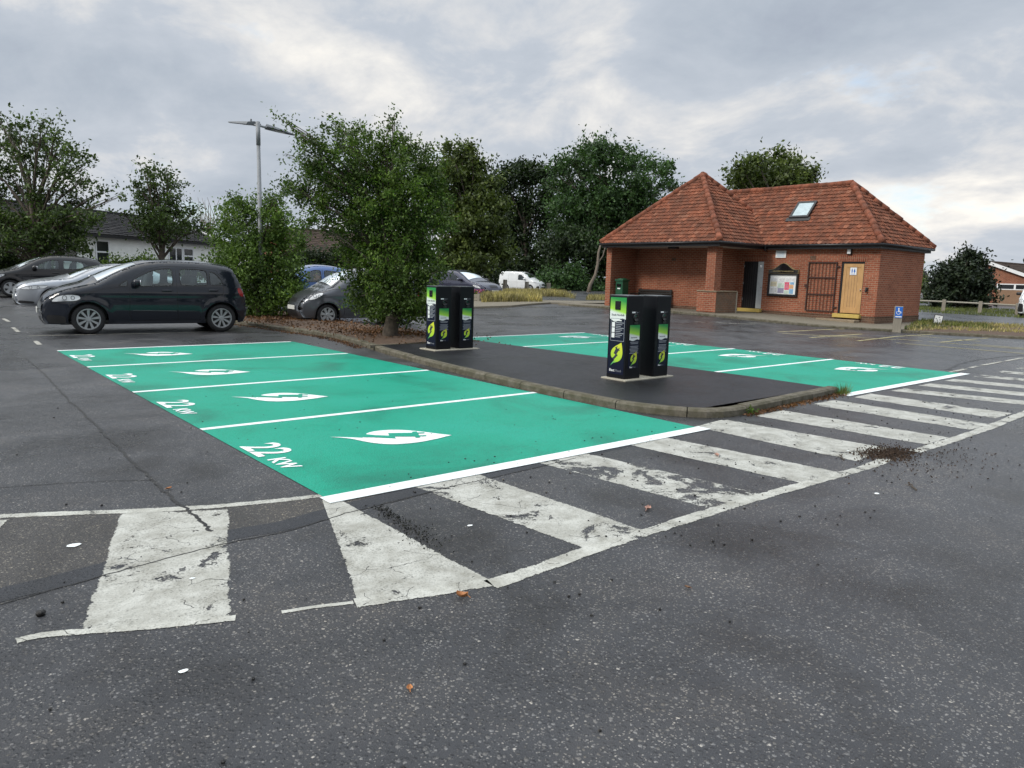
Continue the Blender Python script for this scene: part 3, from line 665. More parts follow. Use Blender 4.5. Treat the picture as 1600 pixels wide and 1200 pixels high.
wb.box(27.22, 30.9, 11.6, 11.82, .36, 2.86); wb.box(27.22, 30.9, 17.9, 18.1, .2, 2.86); wb.box(30.7, 30.9, 11.82, 17.9, .2, 2.86)
wb.box(25.65, 25.85, 17.4, 21.7, .42, 2.86); wb.box(25.85, 27.2, 17.4, 17.6, .3, 2.86)
wb.box(24.0, 30.5, 21.7, 21.98, .3, 2.86); wb.box(30.3, 30.5, 17.9, 21.7, .3, 2.86)
wb.box(24.0, 24.42, 16.4, 16.8, .3, 2.80)
wb.build('brick_wall', M['red_brick'], BT, True)
pl = MB(); pl.box(26.985, 27.23, 11.585, 17.9, -.1, .36); pl.box(27.23, 30.91, 11.585, 11.83, -.1, .36); pl.box(25.63, 25.86, 17.39, 21.7, .1, .42); pl.build('brick_plinth', M['plinth_brick'], BT, True)
pl = MB(); pl.box(26.97, 27.0, 11.58, 17.9, .36, .385); pl.box(26.97, 30.92, 11.57, 11.60, .36, .385); pl.build('plinth_course', M['plinth_brick'], BT, True)
sl_ = MB()
for y in (yd, yb): sl_ = MB(); sl_.box(26.985, 27.01, y[0] - .1, y[1] + .1, DZ1 + .005, DZ1 + .235); sl_.build('soldier_course', M['soldier_brick'], BT, True)
ab = MB(); ab.box(26.985, 27.01, 14.0, 14.22, 2.42, 2.56); ab.build('air_brick', M['plinth_brick'], BT, True); ab = MB(); ab.box(25.64, 25.66, 19.5, 19.72, 2.3, 2.44); ab.build('air_brick', M['plinth_brick'], BT, True)
lw_ = MB(); lw_.box(24.0, 25.36, 16.28, 17.12, .1, 1.09); lwo = lw_.build('low_wall', M['stained_brick'], BT, True)
lw_ = MB(); lw_.box(23.985, 24.0, 16.27, 17.13, .32, 1.085); lw_.build('brick_face', M['red_brick'], lwo, True)
lw_ = MB(); lw_.box(23.95, 25.40, 16.24, 17.15, 1.09, 1.135); lw_.build('wall_cap', M['stone_cap'], lwo, True, bevel=.012)
lw_ = MB(); lw_.box(25.36, 25.42, 16.26, 16.5, .2, 1.08); lw_.build('render_edge', M['pale_concrete'], lwo, True)
# doors
dk = MB(); dk.box(27.05, 27.09, yb[0], yb[1], DZ0, DZ1); d_ = dk.build('black_door', M['black_door'], BT, True, label='black boarded door standing beside a pale metal edge')
gv = MB()
for k in range(1, 7): gv.box(27.042, 27.051, yb[0] + .24 + k * .1, yb[0] + .246 + k * .1, DZ0 + .03, DZ1 - .03)
gv.build('board_groove', M['black_gloss'], d_, True)
gv = MB(); gv.box(27.015, 27.05, yb[0] + .005, yb[0] + .26, DZ0 + .01, DZ1 - .01); simple('panel_metal', (.50, .53, .54), .45, .2, var=.12); mp_ = gv.build('metal_panel', M['panel_metal'], d_, True)
gv = MB(); gv.box(27.0, 27.015, yb[0] + .08, yb[0] + .15, 2.1, 2.2); gv.build('panel_fixing', M['chrome'], mp_, True); gv = MB(); gv.blob((27.005, yb[0] + .05, 1.3), (.03, .02, .02)); gv.build('panel_fixing', M['chrome'], mp_, True)
for z in (.75, 1.4, 2.1): hg = MB(); hg.box(27.03, 27.05, yb[1] - .03, yb[1] - .002, z, z + .1); hg.build('hinge', M['galvanised'], d_, True)
fr = MB()
for y in (yd, yb): fr.box(27.06, 27.12, y[0] - .001, y[0] + .0, DZ0, DZ1)
fr = MB(); fr.box(27.03, 27.10, yd[1] - .07, yd[1] - .002, DZ0, DZ1 - .002); fr.box(27.03, 27.10, yd[0] + .002, yd[0] + .03, DZ0, DZ1 - .002); fr.box(27.03, 27.10, yd[0] + .03, yd[1] - .07, DZ1 - .065, DZ1 - .002); fr.build('door_frame', M['black_door'], BT, True)
od = MB(); od.box(27.06, 27.10, yd[0] + .033, yd[1] - .073, DZ0 + .02, DZ1 - .068); od_ = od.build('oak_door', M['oak_door'], BT, True, bevel=.004, label='pale oak door with vertical boards')
rl = MB(); ya, yz = yd[0] + .034, yd[1] - .074
for a, c, e, f in ((ya, ya + .11, DZ0 + .03, DZ1 - .07), (yz - .11, yz, DZ0 + .03, DZ1 - .07), (ya + .112, yz - .112, DZ0 + .03, DZ0 + .24), (ya + .112, yz - .112, DZ1 - .2, DZ1 - .07)): rl.box(27.044, 27.061, a, c, e, f)
rl.build('door_rail', M['oak_door'], od_, True, bevel=.004)
rl = MB()
for k in range(1, 5): rl.box(27.055, 27.0605, ya + .11 + k * .1, ya + .118 + k * .1, DZ0 + .24, DZ1 - .2)
rl.build('board_groove', M['brown_boards'], od_, True)
rl = MB(); rl.blob((27.02, ya + .05, 1.32), (.03, .015, .05), .6); rl.build('door_handle', M['chrome'], od_, True, smooth=True)
pn = MB(); pn.box(27.035, 27.043, 12.42, 12.66, 1.86, 2.13); ps = pn.build('pictogram_sign', M['sign_white'], od_, True)
pn = MB()
for yy, sk in ((12.585, 0), (12.495, 1)):
    pn.blob((27.033, yy, 2.075), (.004, .016, .016), 1); pn.poly([(27.032, yy - .022 - .012 * sk, 1.97), (27.032, yy + .022 + .012 * sk, 1.97), (27.032, yy + .02, 2.055), (27.032, yy - .02, 2.055)]); pn.box(27.031, 27.033, yy - .012, yy + .012, 1.92, 1.97)
pn.box(27.031, 27.033, 12.46, 12.62, 1.885, 1.897); pn.build('pictogram', M['sign_blue'], ps, True)
st_ = MB(); st_.box(26.80, 27.12, yd[0] - .05, yd[1] + .1, .29, DZ0); st_.build('door_step', M['yellow_step'], BT, True, bevel=.01)
st_ = MB(); st_.box(26.80, 27.12, yb[0] - .06, yb[1] + .05, .29, DZ0); st_.build('door_step', M['yellow_step'], BT, True, bevel=.01)
st_ = MB(); st_.box(26.35, 26.8, yd[0] - .1, yd[1] + .5, .0, .24); st_.build('ramp_slab', M['stone_cap'], BT, True, bevel=.02)
gl = MB(); gl.box(26.9, 26.985, 12.62, 12.78, 2.60, 2.80); l_ = gl.build('bulkhead_lamp', M['black_plastic'], BT, True, bevel=.01)
gl = MB(); gl.box(26.87, 26.9, 12.635, 12.765, 2.62, 2.79); gl.build('lamp_cover', M['lens_white'], l_, True, bevel=.01)
gl = MB(); gl.box(26.93, 26.985, 11.92, 12.0, 1.3, 1.42); gl.blob((26.9, 11.96, 1.30), (.04, .03, .06), .6); gl.build('door_lock', M['black_plastic'], BT, True)
# iron gate folded back against the wall
gt = MB(); ga, gb_ = 13.12, 14.24; z0, z1 = .47, 2.33
gt.box(26.93, 26.97, ga, ga + .04, z0, z1); gt.box(26.93, 26.97, gb_ - .04, gb_, z0, z1)
for z in (z0, z0 + .62, z0 + 1.25, z1 - .04): gt.box(26.935, 26.965, ga + .04, gb_ - .04, z, z + .04)
for k in range(1, 8): gt.tube([(26.95, ga + k * (gb_ - ga) / 8, z0), (26.95, ga + k * (gb_ - ga) / 8, z1)], .011, 6)
for z in (z0 + .15, z1 - .2): gt.box(26.93, 26.985, ga - .1, ga, z, z + .05)
gt.box(26.92, 26.98, gb_, gb_ + .09, z0 + .9, z0 + 1.0)
gt.build('iron_gate', M['rust_iron'], BT, True, label='brown barred iron gate folded back on the wall')
# eaves
EZ = 3.0
fa = MB(); T = .03
def eave(b, x0, x1, y0, y1, z0, z1):
    b.box(x0, x1, y0, y0 + T, z0, z1); b.box(x0, x0 + T, y0 + T, y1, z0, z1); b.box(x1 - T, x1, y0 + T, y1, z0, z1); b.box(x0 + T, x1 - T, y1 - T, y1, z0, z1)
eave(fa, 26.70, 31.2, 11.50, 16.04, 2.80, 2.98); eave(fa, 23.65, 29.15, 16.04, 21.97, 2.80, 2.985)
fa.build('fascia', M['fascia_black'], BT, True)
so_ = MB(); so_.box(23.68, 29.1, 16.07, 21.9, 2.83, 2.85); so_.box(26.73, 31.1, 11.53, 16.0, 2.83, 2.85); so_.build('soffit', M['soffit'], BT, True)
gu = MB()
gu.tube([(26.62, 11.42, 2.94), (26.62, 16.0, 2.94)], .055, 8); gu.tube([(26.62, 11.42, 2.94), (31.25, 11.42, 2.94)], .055, 8)
gu.tube([(23.58, 15.96, 2.94), (23.58, 22.02, 2.94)], .055, 8); gu.tube([(23.58, 15.96, 2.94), (26.7, 15.96, 2.94)], .055, 8); gu.tube([(26.6, 15.93, 2.98), (26.6, 15.93, 2.76), (26.75, 15.95, 2.74)], .035, 8)
gu.build('gutter', M['fascia_black'], BT, True, smooth=True)
lm = MB(); lm.box(24.4, 24.62, 18.6, 19.0, 2.76, 2.83); lm.build('shelter_lamp', M['black_plastic'], BT, True)
# roof slopes as real pantile sheets
def tile_slope(b, E0, U, V, poly, tw=.17, tl=.20, amp=.026):
    E0, U, V = (np.array(q, float) for q in (E0, U, V)); Nn = np.cross(U, V); Nn /= np.linalg.norm(Nn)
    if Nn[2] < 0: Nn = -Nn
    P = np.array(poly); u0, u1 = P[:, 0].min(), P[:, 0].max(); v1 = P[:, 1].max(); nu = int((u1 - u0) / tw * 6) + 1; us = u0 + np.arange(nu + 1) * tw / 6
    prof = [amp * (1 - abs(math.sin(math.pi * (u / tw)))) ** .8 if False else amp * (.5 + .5 * math.cos(2 * math.pi * u / tw)) for u in us]
    for r in range(int(v1 / tl) + 1):
        js = [random.uniform(-.007, .007) for _ in range(nu // 6 + 2)]
        for q in range(3):
            va, vb = r * tl + q * tl / 3 - (.02 if q == 0 else 0), r * tl + (q + 1) * tl / 3
            ca = np.array([[(us[i] + us[i + 1]) / 2, (va + vb) / 2] for i in range(nu)]); ok = in_poly(ca, P)
            for i in range(nu):
                if not ok[i]: continue
                k = int((us[i] - u0) / tw + 1e-6)
                H = lambda u_i, v: prof[u_i] + .030 * (1 - (v - r * tl) / tl) + js[k]
                q4 = [E0 + U * us[a] + V * v + Nn * H(a, v) for a, v in ((i, va), (i + 1, va), (i + 1, vb), (i, vb))]
                uv = [((us[i] + tw * .08) / tw + .001 + 37, r + .5)] * 4
                b.add(q4, [[0, 1, 2, 3]], [uv])
                if q == 0:
                    lo = [q4[0], q4[1], q4[1] - Nn * .03, q4[0] - Nn * .03]; b.add(lo, [[3, 2, 1, 0]], [uv])
def ridge(b, A, B, r=.115, seg=.34):
    A, B = np.array(A, float), np.array(B, float); L = np.linalg.norm(B - A); n = max(1, int(round(L / seg)))
    for k in range(n):
        p, q = A + (B - A) * (k - .03) / n, A + (B - A) * (k + 1.03) / n; z = len(b.f); jit = RNG.normal(0, .006, 3)
        b.tube([p + jit, q + jit], [r * 1.06, r * .96], 10)
        for i in range(z, len(b.f)): b.uv[i] = [(k + .5 + A[0] * 3 + A[1], .5)] * len(b.f[i])
pit = (5.88 - 3) / 2.8; ln = math.sqrt(1 + pit * pit)
rb = MB()
# shelter pyramid (front, right, rear-right)
VX = np.array([1, 0, pit]) / ln; hv = 2.8 * ln
tile_slope(rb, (23.58, 15.98, EZ - .02), (0, 1, 0), VX, [(0, 0), (6.04, 0), (3.02, hv)])
pit2 = 2.88 / 3.02; ln2 = math.sqrt(1 + pit2 ** 2)
tile_slope(rb, (23.58, 15.98, EZ - .02), (1, 0, 0), np.array([0, 1, pit2]) / ln2, [(0, 0), (5.7, 0), (3.0, 3.02 * ln2), (2.82, 3.02 * ln2)])
tile_slope(rb, (23.58, 22.02, EZ - .02), (1, 0, 0), np.array([0, -1, pit2]) / ln2, [(0, 0), (5.7, 0), (3.0, 3.02 * ln2), (2.82, 3.02 * ln2)])
tile_slope(rb, (29.3, 15.98, EZ - .02), (0, 1, 0), np.array([-1, 0, pit]) / ln, [(0, 0), (6.04, 0), (3.02, hv)])
# main roof
MX0, MX1, MY0 = 26.62, 31.28, 11.42; RXm, RZ = 28.95, 5.40; RY = 13.78; pm = (RZ - 2.98) / (RXm - MX0); lm_ = math.sqrt(1 + pm * pm); hm = (RXm - MX0) * lm_
tile_slope(rb, (MX0, MY0, 2.98), (0, 1, 0), np.array([1, 0, pm]) / lm_, [(0, 0), (6.6, 0), (7.9, hm), (RY - MY0, hm)])
ph = (RZ - 2.98) / (RY - MY0); lh = math.sqrt(1 + ph * ph)
tile_slope(rb, (MX0, MY0, 2.98), (1, 0, 0), np.array([0, 1, ph]) / lh, [(0, 0), (MX1 - MX0, 0), (RXm - MX0, (RY - MY0) * lh)])
tile_slope(rb, (MX1, MY0, 2.98), (0, 1, 0), np.array([-1, 0, pm]) / lm_, [(0, 0), (7.9, 0), (7.9, hm), (RY - MY0, hm)])
ro = rb.build('tiled_roof', M['pantiles'], BT, True)
rg = MB(); ap = (26.4, 19.0, 5.90); ap2 = (26.62, 19.0, 5.88)
ridge(rg, (23.6, 16.0, 3.03), ap); ridge(rg, (23.6, 22.0, 3.03), ap); ridge(rg, ap, ap2, .13); ridge(rg, (29.28, 16.0, 3.03), ap2); ridge(rg, (29.28, 22, 3.03), ap2)
rg.build('ridge_tiles', M['ridge_tiles'], ro, True, smooth=True); rg = MB()
ridge(rg, (MX0 + .03, MY0 + .03, 3.03), (RXm, RY, RZ + .02)); ridge(rg, (MX1, MY0, 3.03), (RXm, RY, RZ + .02)); ridge(rg, (RXm, RY, RZ + .02), (RXm, 19.6, RZ + .02))
rg.build('ridge_tiles', M['ridge_tiles'], ro, True, smooth=True)
VM = np.array([1, 0, pm]) / lm_; NM = np.array([-pm, 0, 1]) / lm_
def on_roof(px, py):
    d = ray(px, py); o = np.array([0, 0, EYE]); e = np.array([MX0, MY0, 2.98]); t = ((e - o) @ NM) / (d @ NM); p = o + d * t - e
    return p[1], p @ VM
u0, v0 = on_roof(1273, 344); u1, v1 = on_roof(1240, 318); u0, u1 = min(u0, u1), max(u0, u1)
uc, vc = on_roof(1256, 330); hw, hh_ = .40, .46
RP = lambda u, v, n: np.array([MX0, MY0, 2.98]) + np.array([0, 1., 0]) * u + VM * v + NM * n
sk_ = MB()
for a, c, e, f in ((uc - hw, uc + hw, vc - hh_, vc - hh_ + .09), (uc - hw, uc + hw, vc + hh_ - .08, vc + hh_), (uc - hw, uc - hw + .08, vc - hh_ + .09, vc + hh_ - .08), (uc + hw - .08, uc + hw, vc - hh_ + .09, vc + hh_ - .08)):
    sk_.prism([RP(a, e, -.05), RP(c, e, -.05), RP(c, f, -.05), RP(a, f, -.05)], NM * .17)
sk_.prism([RP(uc - hw - .1, vc - hh_ - .16, .04), RP(uc + hw + .1, vc - hh_ - .16, .04), RP(uc + hw + .1, vc - hh_ + .02, .06), RP(uc - hw - .1, vc - hh_ + .02, .06)], NM * .02)
sko = sk_.build('skylight', M['fascia_black'], BT, True)
sk_ = MB(); sk_.prism([RP(uc - hw + .08, vc - hh_ + .09, .09), RP(uc + hw - .08, vc - hh_ + .09, .09), RP(uc + hw - .08, vc + hh_ - .08, .09), RP(uc - hw + .08, vc + hh_ - .08, .09)], NM * .012)
simple('skylight_glass', (.36, .44, .47), .22, .5, var=.15, spec=.6); sk_.build('pane', M['skylight_glass'], sko, True)
# notice board and plaque on the wall
NB = thing('notice_board', 'black framed notice board with an arched gold edged header and posters', 'notice board', (26.97, 15.25, 1.5))
y0, y1, z0, z1 = 14.61, 15.88, .97, 1.86
b = MB(); b.box(26.90, 26.99, y0, y1, z0, z0 + .09); b.box(26.90, 26.99, y0, y1, z1 - .05, z1); b.box(26.90, 26.99, y0, y0 + .07, z0 + .09, z1 - .05); b.box(26.90, 26.99, y1 - .07, y1, z0 + .09, z1 - .05); b.build('frame', M['fascia_black'], NB, True, bevel=.008)
MB().box(26.96, 26.985, y0 + .07, y1 - .07, z0 + .09, z1 - .05).build('pin_board', M['sign_white'], NB, True)
def arch(o):
    ym = (y0 + y1) / 2; hw = (y1 - y0) / 2 - o; P = [(ym - hw, z1 + .005 + o), (ym + hw, z1 + .005 + o)]
    return P + [(ym + hw * t, z1 + .17 - o + .25 * sm(1 - abs(t) / .78)) for t in np.linspace(1, -1, 21)]
b = MB(); b.prism([(26.90, y, z) for y, z in arch(0)], (.09, 0, 0)); b.build('gold_edge', M['gold'], NB, True)
b = MB(); b.prism([(26.885, y, z) for y, z in arch(.013)], (.012, 0, 0)); hd = b.build('header', M['black_gloss'], NB, True)
b = MB(); b.text('WELCOME TO HARLESTON', .072, (26.882, (y0 + y1) / 2, z1 + .07), (0, -1, 0), (0, 0, 1), .001, 'CENTER'); b.build('header_lettering', M['gold'], hd, True)
pc = [('poster_white', (.72, .73, .73)), ('poster_pink', (.70, .12, .20)), ('poster_blue', (.20, .42, .66)), ('poster_mint', (.55, .68, .58)), ('poster_lilac', (.30, .28, .42)), ('poster_cream', (.66, .60, .42)), ('poster_orange', (.70, .38, .18))]
for nme, c in pc: simple(nme, c, .5, var=.22, scale=9)
ps_ = [(0, .02, .0, .30, .58, .79), (5, .03, .02, .29, .35, .57), (0, .04, .0, .17, .03, .33), (0, .01, .19, .33, .02, .34), (3, .01, .345, .60, .28, .5), (4, .01, .35, .60, .05, .27), (0, .01, .35, .62, .52, .76), (1, .005, .63, .82, .20, .56), (0, .01, .65, .85, .57, .78), (2, .01, .84, 1.0, .03, .24), (6, .01, .83, 1.0, .26, .44), (2, .008, .86, 1.02, .46, .56), (3, .01, .63, .82, .02, .17), (0, .01, .87, 1.04, .58, .77)]
for ci, _, u0, u1, w0, w1 in ps_:
    b = MB(); yy = y1 - .085 - u0, y1 - .085 - u1; s = .92; b.box(26.948, 26.958, yy[1], yy[0], z0 + .1 + w0 * s * .9, z0 + .1 + w1 * s * .9); po = b.build('poster', M[pc[ci][0]], NB, True)
    b = MB(); za, zb = z0 + .1 + w0 * s * .9, z0 + .1 + w1 * s * .9
    for k in range(3): b.box(26.946, 26.948, yy[1] + .03, yy[0] - .03 - .02 * (k % 2), za + (zb - za) * (.25 + .2 * k), za + (zb - za) * (.30 + .2 * k))
    b.build('printed_lines', M['text_grey'], po, True)
PQ = thing('wall_plaque', 'small white plaque with pale blue print above the notice board', 'plaque', (26.98, 15.4, 2.6))
MB().box(26.96, 26.99, 15.22, 15.66, 2.48, 2.76).build('plate', M['sign_white'], PQ, True, bevel=.004)
b = MB()
for k in range(5): b.box(26.955, 26.96, 15.27 + .02 * (k % 2), 15.61 - .02 * (k % 2), 2.52 + .043 * k, 2.54 + .043 * k)
b.build('printed_lines', M['sign_paleblue'], PQ, True)
# bench and bin in the shelter
BN = thing('bench', 'dark slatted bench against the back wall of the brick shelter', 'bench', (25.2, 20.5, .3))
for k in range(4): MB().box(24.95 + .13 * k, 25.06 + .13 * k, 19.55, 21.4, .62, .66).build('seat_slat', M['dark_timber'], BN, True, bevel=.006)
for k in range(3): MB().box(25.50 + .02 * k, 25.53 + .02 * k, 19.55, 21.4, .72 + .12 * k, .82 + .12 * k).build('back_slat', M['dark_timber'], BN, True, bevel=.006)
for y in (19.6, 21.28):
    b = MB(); b.box(24.97, 25.03, y, y + .07, .22, .62); b.build('leg', M['dark_timber'], BN, True)
    b = MB(); b.prism([(25.45, y, .22), (25.52, y, .22), (25.63, y, 1.08), (25.57, y, 1.08)], (0, .07, 0)); b.build('leg', M['dark_timber'], BN, True)
    b = MB(); b.box(24.95, 25.55, y, y + .07, .84, .88); b.build('armrest', M['dark_timber'], BN, True)
LB = thing('litter_bin', 'dark green litter bin in the corner of the brick shelter', 'bin', (24.35, 21.3, .25))
b = MB(); b.box(24.15, 24.55, 21.12, 21.52, .25, 1.38); b.build('body', M['bin_green'], LB, True, bevel=.02)
b = MB(); b.box(24.12, 24.58, 21.09, 21.55, 1.38, 1.46); b.lathe([(.22, 1.46), (.19, 1.50), (.001, 1.52)], (24.35, 21.32, 0), 'z', 16); b.build('lid', M['bin_green'], LB, True, bevel=.01)
b = MB(); b.box(24.142, 24.15, 21.2, 21.45, 1.14, 1.26); b.build('slot', M['black_gloss'], LB, True)
b = MB(); b.box(24.142, 24.152, 21.24, 21.4, 1.04, 1.09); b.build('label_plate', M['sign_white'], LB, True)
# ================================================================ pavements, kerbs, verges
def sheet(name, px_or_pts, h, mat, side=True, n=1):
    """flat slab following the ground, h above it, with side walls"""
    P = [np.array(p[:2], float) for p in px_or_pts]; fine = []
    for a, c in zip(P, P[1:] + P[:1]):
        k = max(1, int(np.linalg.norm(c - a) / 1.2)); fine += [a + (c - a) * i / k for i in range(k)]
    lo, hi = np.min(fine, 0), np.max(fine, 0)
    inner = [np.array([x, y]) for x in np.arange(lo[0], hi[0], 1.2) for y in np.arange(lo[1], hi[1], 1.2)]
    FP = np.array(fine); inner = [p for p in inner if in_poly(p[None], FP)[0] and np.min(np.linalg.norm(FP - p, axis=1)) > .3]
    m = len(fine); vs, _, fs, *_q = delaunay_2d_cdt([Vector(p) for p in fine + inner], [(i, (i + 1) % m) for i in range(m)], [], 0, 1e-5)
    b = MB(); ok = [f for f in fs if in_poly(np.mean([list(vs[i]) for i in f], 0)[None], FP)[0]]
    b.add([(v.x, v.y, gz(v.x, v.y) + h) for v in vs], [list(f) for f in ok])
    if side: b.add([(p[0], p[1], gz(*p) + d) for p in fine for d in (-.05, h)], [[2 * i, 2 * ((i + 1) % m), 2 * ((i + 1) % m) + 1, 2 * i + 1] for i in range(m)])
    return b.build(name, mat, kind='structure')
FK = [(28.4, 1.5), (26.3, 6.81), (25.0, 9.95), (23.95, 11.8), (23.45, 14), (23.3, 17.6), (23.2, 24.2)]
kerb('pavement_kerb', catmull(FK, 6), 1, h=.085, w=.12)
fi = offset([np.array(p) for p in FK], .115)
sheet('pavement', [tuple(p) for p in fi[2:]] + [(31.5, 24.2), (31.5, 10.2)], .08, M['pavement'])
sheet('verge_soil', [tuple(p) for p in fi[:3]] + [(31.4, 10.1), (33.4, 11.6), (33.0, 8.3), (33.8, 3)], .075, M['soil'])
sheet('traffic_island', [gp(*p)[:2] for p in [(700, 483), (800, 480), (860, 475), (950, 478)]] + [gp(950, 473)[:2], gp(760, 471)[:2], gp(700, 472)[:2]], .08, M['pavement'])
# ================================================================ vehicles
def chaikin(P, k=2):
    P = [np.array(p, float) for p in P]
    for _ in range(k):
        Q = []
        for i in range(len(P)):
            a, c = P[i], P[(i + 1) % len(P)]; q = min(.2, .045 / (np.linalg.norm(c - a) + 1e-6)); Q += [a * (1 - q) + c * q, a * q + c * (1 - q)]
        P = Q
    return P
class Car:
    def __init__(s, sp):
        s.sp = sp; s.W = sp['W'] / 2; s.L = sp['L']
        out = catmull(sp['outline'], 6); s.out = np.array(out)
        i0, i1 = int(np.argmin(s.out[:, 0])), int(np.argmax(s.out[:, 0])); up = s.out[i0:i1 + 1]
        s.tx = np.maximum.accumulate(up[:, 0]); s.tz = up[:, 1]; s.zb = sp.get('belt', .9); s.zt = s.out[:, 1].max(); s.sill = sp.get('sill', .2)
        s.cf, s.cr, s.Lf, s.Lr, s.rs, s.tum = sp.get('cf', .36), sp.get('cr', .18), sp.get('Lf', .75), sp.get('Lr', .5), sp.get('rs', .10), sp.get('tum', .17)
    def Y(s, x, z):
        x = np.asarray(x, float); z = np.asarray(z, float)
        w = s.W - .05 * np.clip((.58 - z) / .38, 0, 1) ** 2 - s.tum * np.clip((z - s.zb) / (s.zt - s.zb), 0, 1) ** 1.25 - .018 * np.clip((z - .62) / (s.zb - .62), 0, 1) ** 2
        u = np.clip(x / s.Lf, 0, 1); w = w * (1 - s.cf * (1 - u) ** 2.4)
        u = np.clip((s.L - x) / s.Lr, 0, 1); w = w * (1 - s.cr * (1 - u) ** 2.2)
        d = np.interp(x, s.tx, s.tz) - z; q = 1 - np.clip(d / s.rs, 0, 1); w = w - s.rs * .9 * (1 - np.sqrt(np.clip(1 - q * q, 0, 1)))
        for wx in s.sp['wheels']:
            r = np.hypot(x - wx, z - s.sp['wr']); w = w + .016 * np.exp(-((r - s.sp['arch'] - .03) / .05) ** 2)
        sw = s.sp.get('swage')
        if sw: w = w + .010 * np.exp(-((z - sw) / .05) ** 2)
        return w
    def P3(s, x, z, side, o=0.): return (x, side * (float(s.Y(x, z)) + o), z)
    def ribbon(s, b, pts, w, o, closed=False, sides=(-1, 1)):
        P = [np.array(p, float) for p in pts]; D = []
        for a, c in zip(P, P[1:] + (P[:1] if closed else [])):
            k = max(1, int(np.linalg.norm(c - a) / .06)); D += [a + (c - a) * i / k for i in range(k)]
        if not closed: D.append(P[-1])
        n = len(D); E = []
        for i in range(n):
            a, c = (D[(i - 1) % n], D[(i + 1) % n]) if closed else (D[max(i - 1, 0)], D[min(i + 1, n - 1)])
            t = (c - a) / (np.linalg.norm(c - a) + 1e-9); E.append((D[i] + w / 2 * np.array([-t[1], t[0]]), D[i] - w / 2 * np.array([-t[1], t[0]])))
        for sd in sides:
            for i in range(n if closed else n - 1):
                (a1, a2), (c1, c2) = E[i], E[(i + 1) % n]; q = [s.P3(*p, sd, o) for p in (a1, a2, c2, c1)]
                b.quad(*(q if sd > 0 else q[::-1]))
def build_car(name, label, cat, sp, loc, rz, mats, scale=1., group=None, detail=True):
    """mats: body, wheel style ... ; nose at local x=0 pointing to -x"""
    c = Car(sp); t = thing(name, label, cat, loc, rz, group); t.scale = (scale,) * 3
    R = sp['arch']; wr = sp['wr']; sill = c.sill; out = [tuple(p) for p in c.out]
    bot = []
    for wx in sorted(sp['wheels'], reverse=True):
        dz = sill - wr; a0 = math.asin(max(-1, min(1, dz / R))); A = np.linspace(a0, math.pi - a0, 22); bot += [(wx + R * math.cos(a), wr + R * math.sin(a)) for a in A]
    outline = out + bot
    regs = {k: [tuple(p) for p in chaikin(v)] for k, v in sp['regions'].items()}
    pts, edges = list(outline), [(i, (i + 1) % len(outline)) for i in range(len(outline))]
    for r in regs.values():
        n0 = len(pts); pts += r; edges += [(n0 + i, n0 + (i + 1) % len(r)) for i in range(len(r))]
    BP = np.array(pts); OP = np.array(outline)
    gxs, gzs = np.arange(.03, c.L, .065), np.arange(sill + .03, c.zt, .055)
    G = np.array([(x + .03 * (k % 2), z) for x in gxs for k, z in enumerate(gzs)])
    Tp = np.array([(x, np.interp(x, c.tx, c.tz) - d) for x in np.arange(.02, c.L - .02, .05) for d in (.010, .026, .05, .085)])
    G = np.vstack([G, Tp]); G = G[in_poly(G, OP)]
    dens = []
    for i, (p, q) in enumerate(edges):
        a, e = BP[p], BP[q]; k = max(1, int(np.linalg.norm(e - a) / .03)); dens += [a + (e - a) * j / k for j in range(k)]
    dens = np.array(dens); G = np.array([p for p in G if np.min(np.hypot(dens[:, 0] - p[0], dens[:, 1] - p[1])) > .012])
    keep = []
    cell = {}
    for p in G:
        key = (int(p[0] / .02), int(p[1] / .02))
        if key not in cell: cell[key] = 1; keep.append(p)
    vs, _, fs, *_q = delaunay_2d_cdt([Vector(p) for p in pts] + [Vector(p) for p in keep], edges, [], 0, 1e-5)
    V = np.array([list(v) for v in vs]); C = np.array([V[list(f)].mean(0) for f in fs]); inside = in_poly(C, OP)
    lab = np.full(len(fs), '', dtype=object)
    for k, r in regs.items(): lab[in_poly(C, np.array(r))] = k
    Yv = c.Y(V[:, 0], V[:, 1])
    meshes = {'': MB()}
    for k in regs: meshes[k] = {-1: MB(), 1: MB()}
    glassy = lambda k: k.startswith('win')
    for k, b in meshes.items():
        ids = [i for i in range(len(fs)) if inside[i] and lab[i] == k]
        used = sorted({v for i in ids for v in fs[i]}); mp = {v: j for j, v in enumerate(used)}; o = -.008 if glassy(k) else (.004 if k else 0)
        for sd in (-1, 1):
            (b if not k else b[sd]).add([(V[v, 0], sd * (Yv[v] + o), V[v, 1]) for v in used], [[mp[v] for v in (fs[i] if sd < 0 else fs[i][::-1])] for i in ids])
    # strip over nose, bonnet, screen, roof and tail
    O = c.out; ye = np.array([float(c.Y(p[0], p[1])) for p in O]); tg = np.gradient(O, axis=0); tg /= np.linalg.norm(tg, axis=1)[:, None] + 1e-9; nm = np.stack([-tg[:, 1], tg[:, 0]], 1)
    sg = [-1, -.96, -.90, -.86, -.7, -.5, -.25, 0, .25, .5, .7, .86, .90, .96, 1]; cr = sp.get('crown', .05); xs_ = sp['screen'][0][0]; xr_ = sp['screen'][1][0]
    CR = np.interp(O[:, 0], [0, .25, xs_ * .7, xs_, (xs_ + xr_) / 2, xr_, xr_ + .3, c.L * .8, c.L], [cr, .07, .075, .15, .12, .055, .045, .045, .06])
    def SP(i, q, o=0.): return (O[i, 0] + nm[i, 0] * (CR[i] * (1 - q * q) + o), ye[i] * q, O[i, 1] + nm[i, 1] * (CR[i] * (1 - q * q) + o))
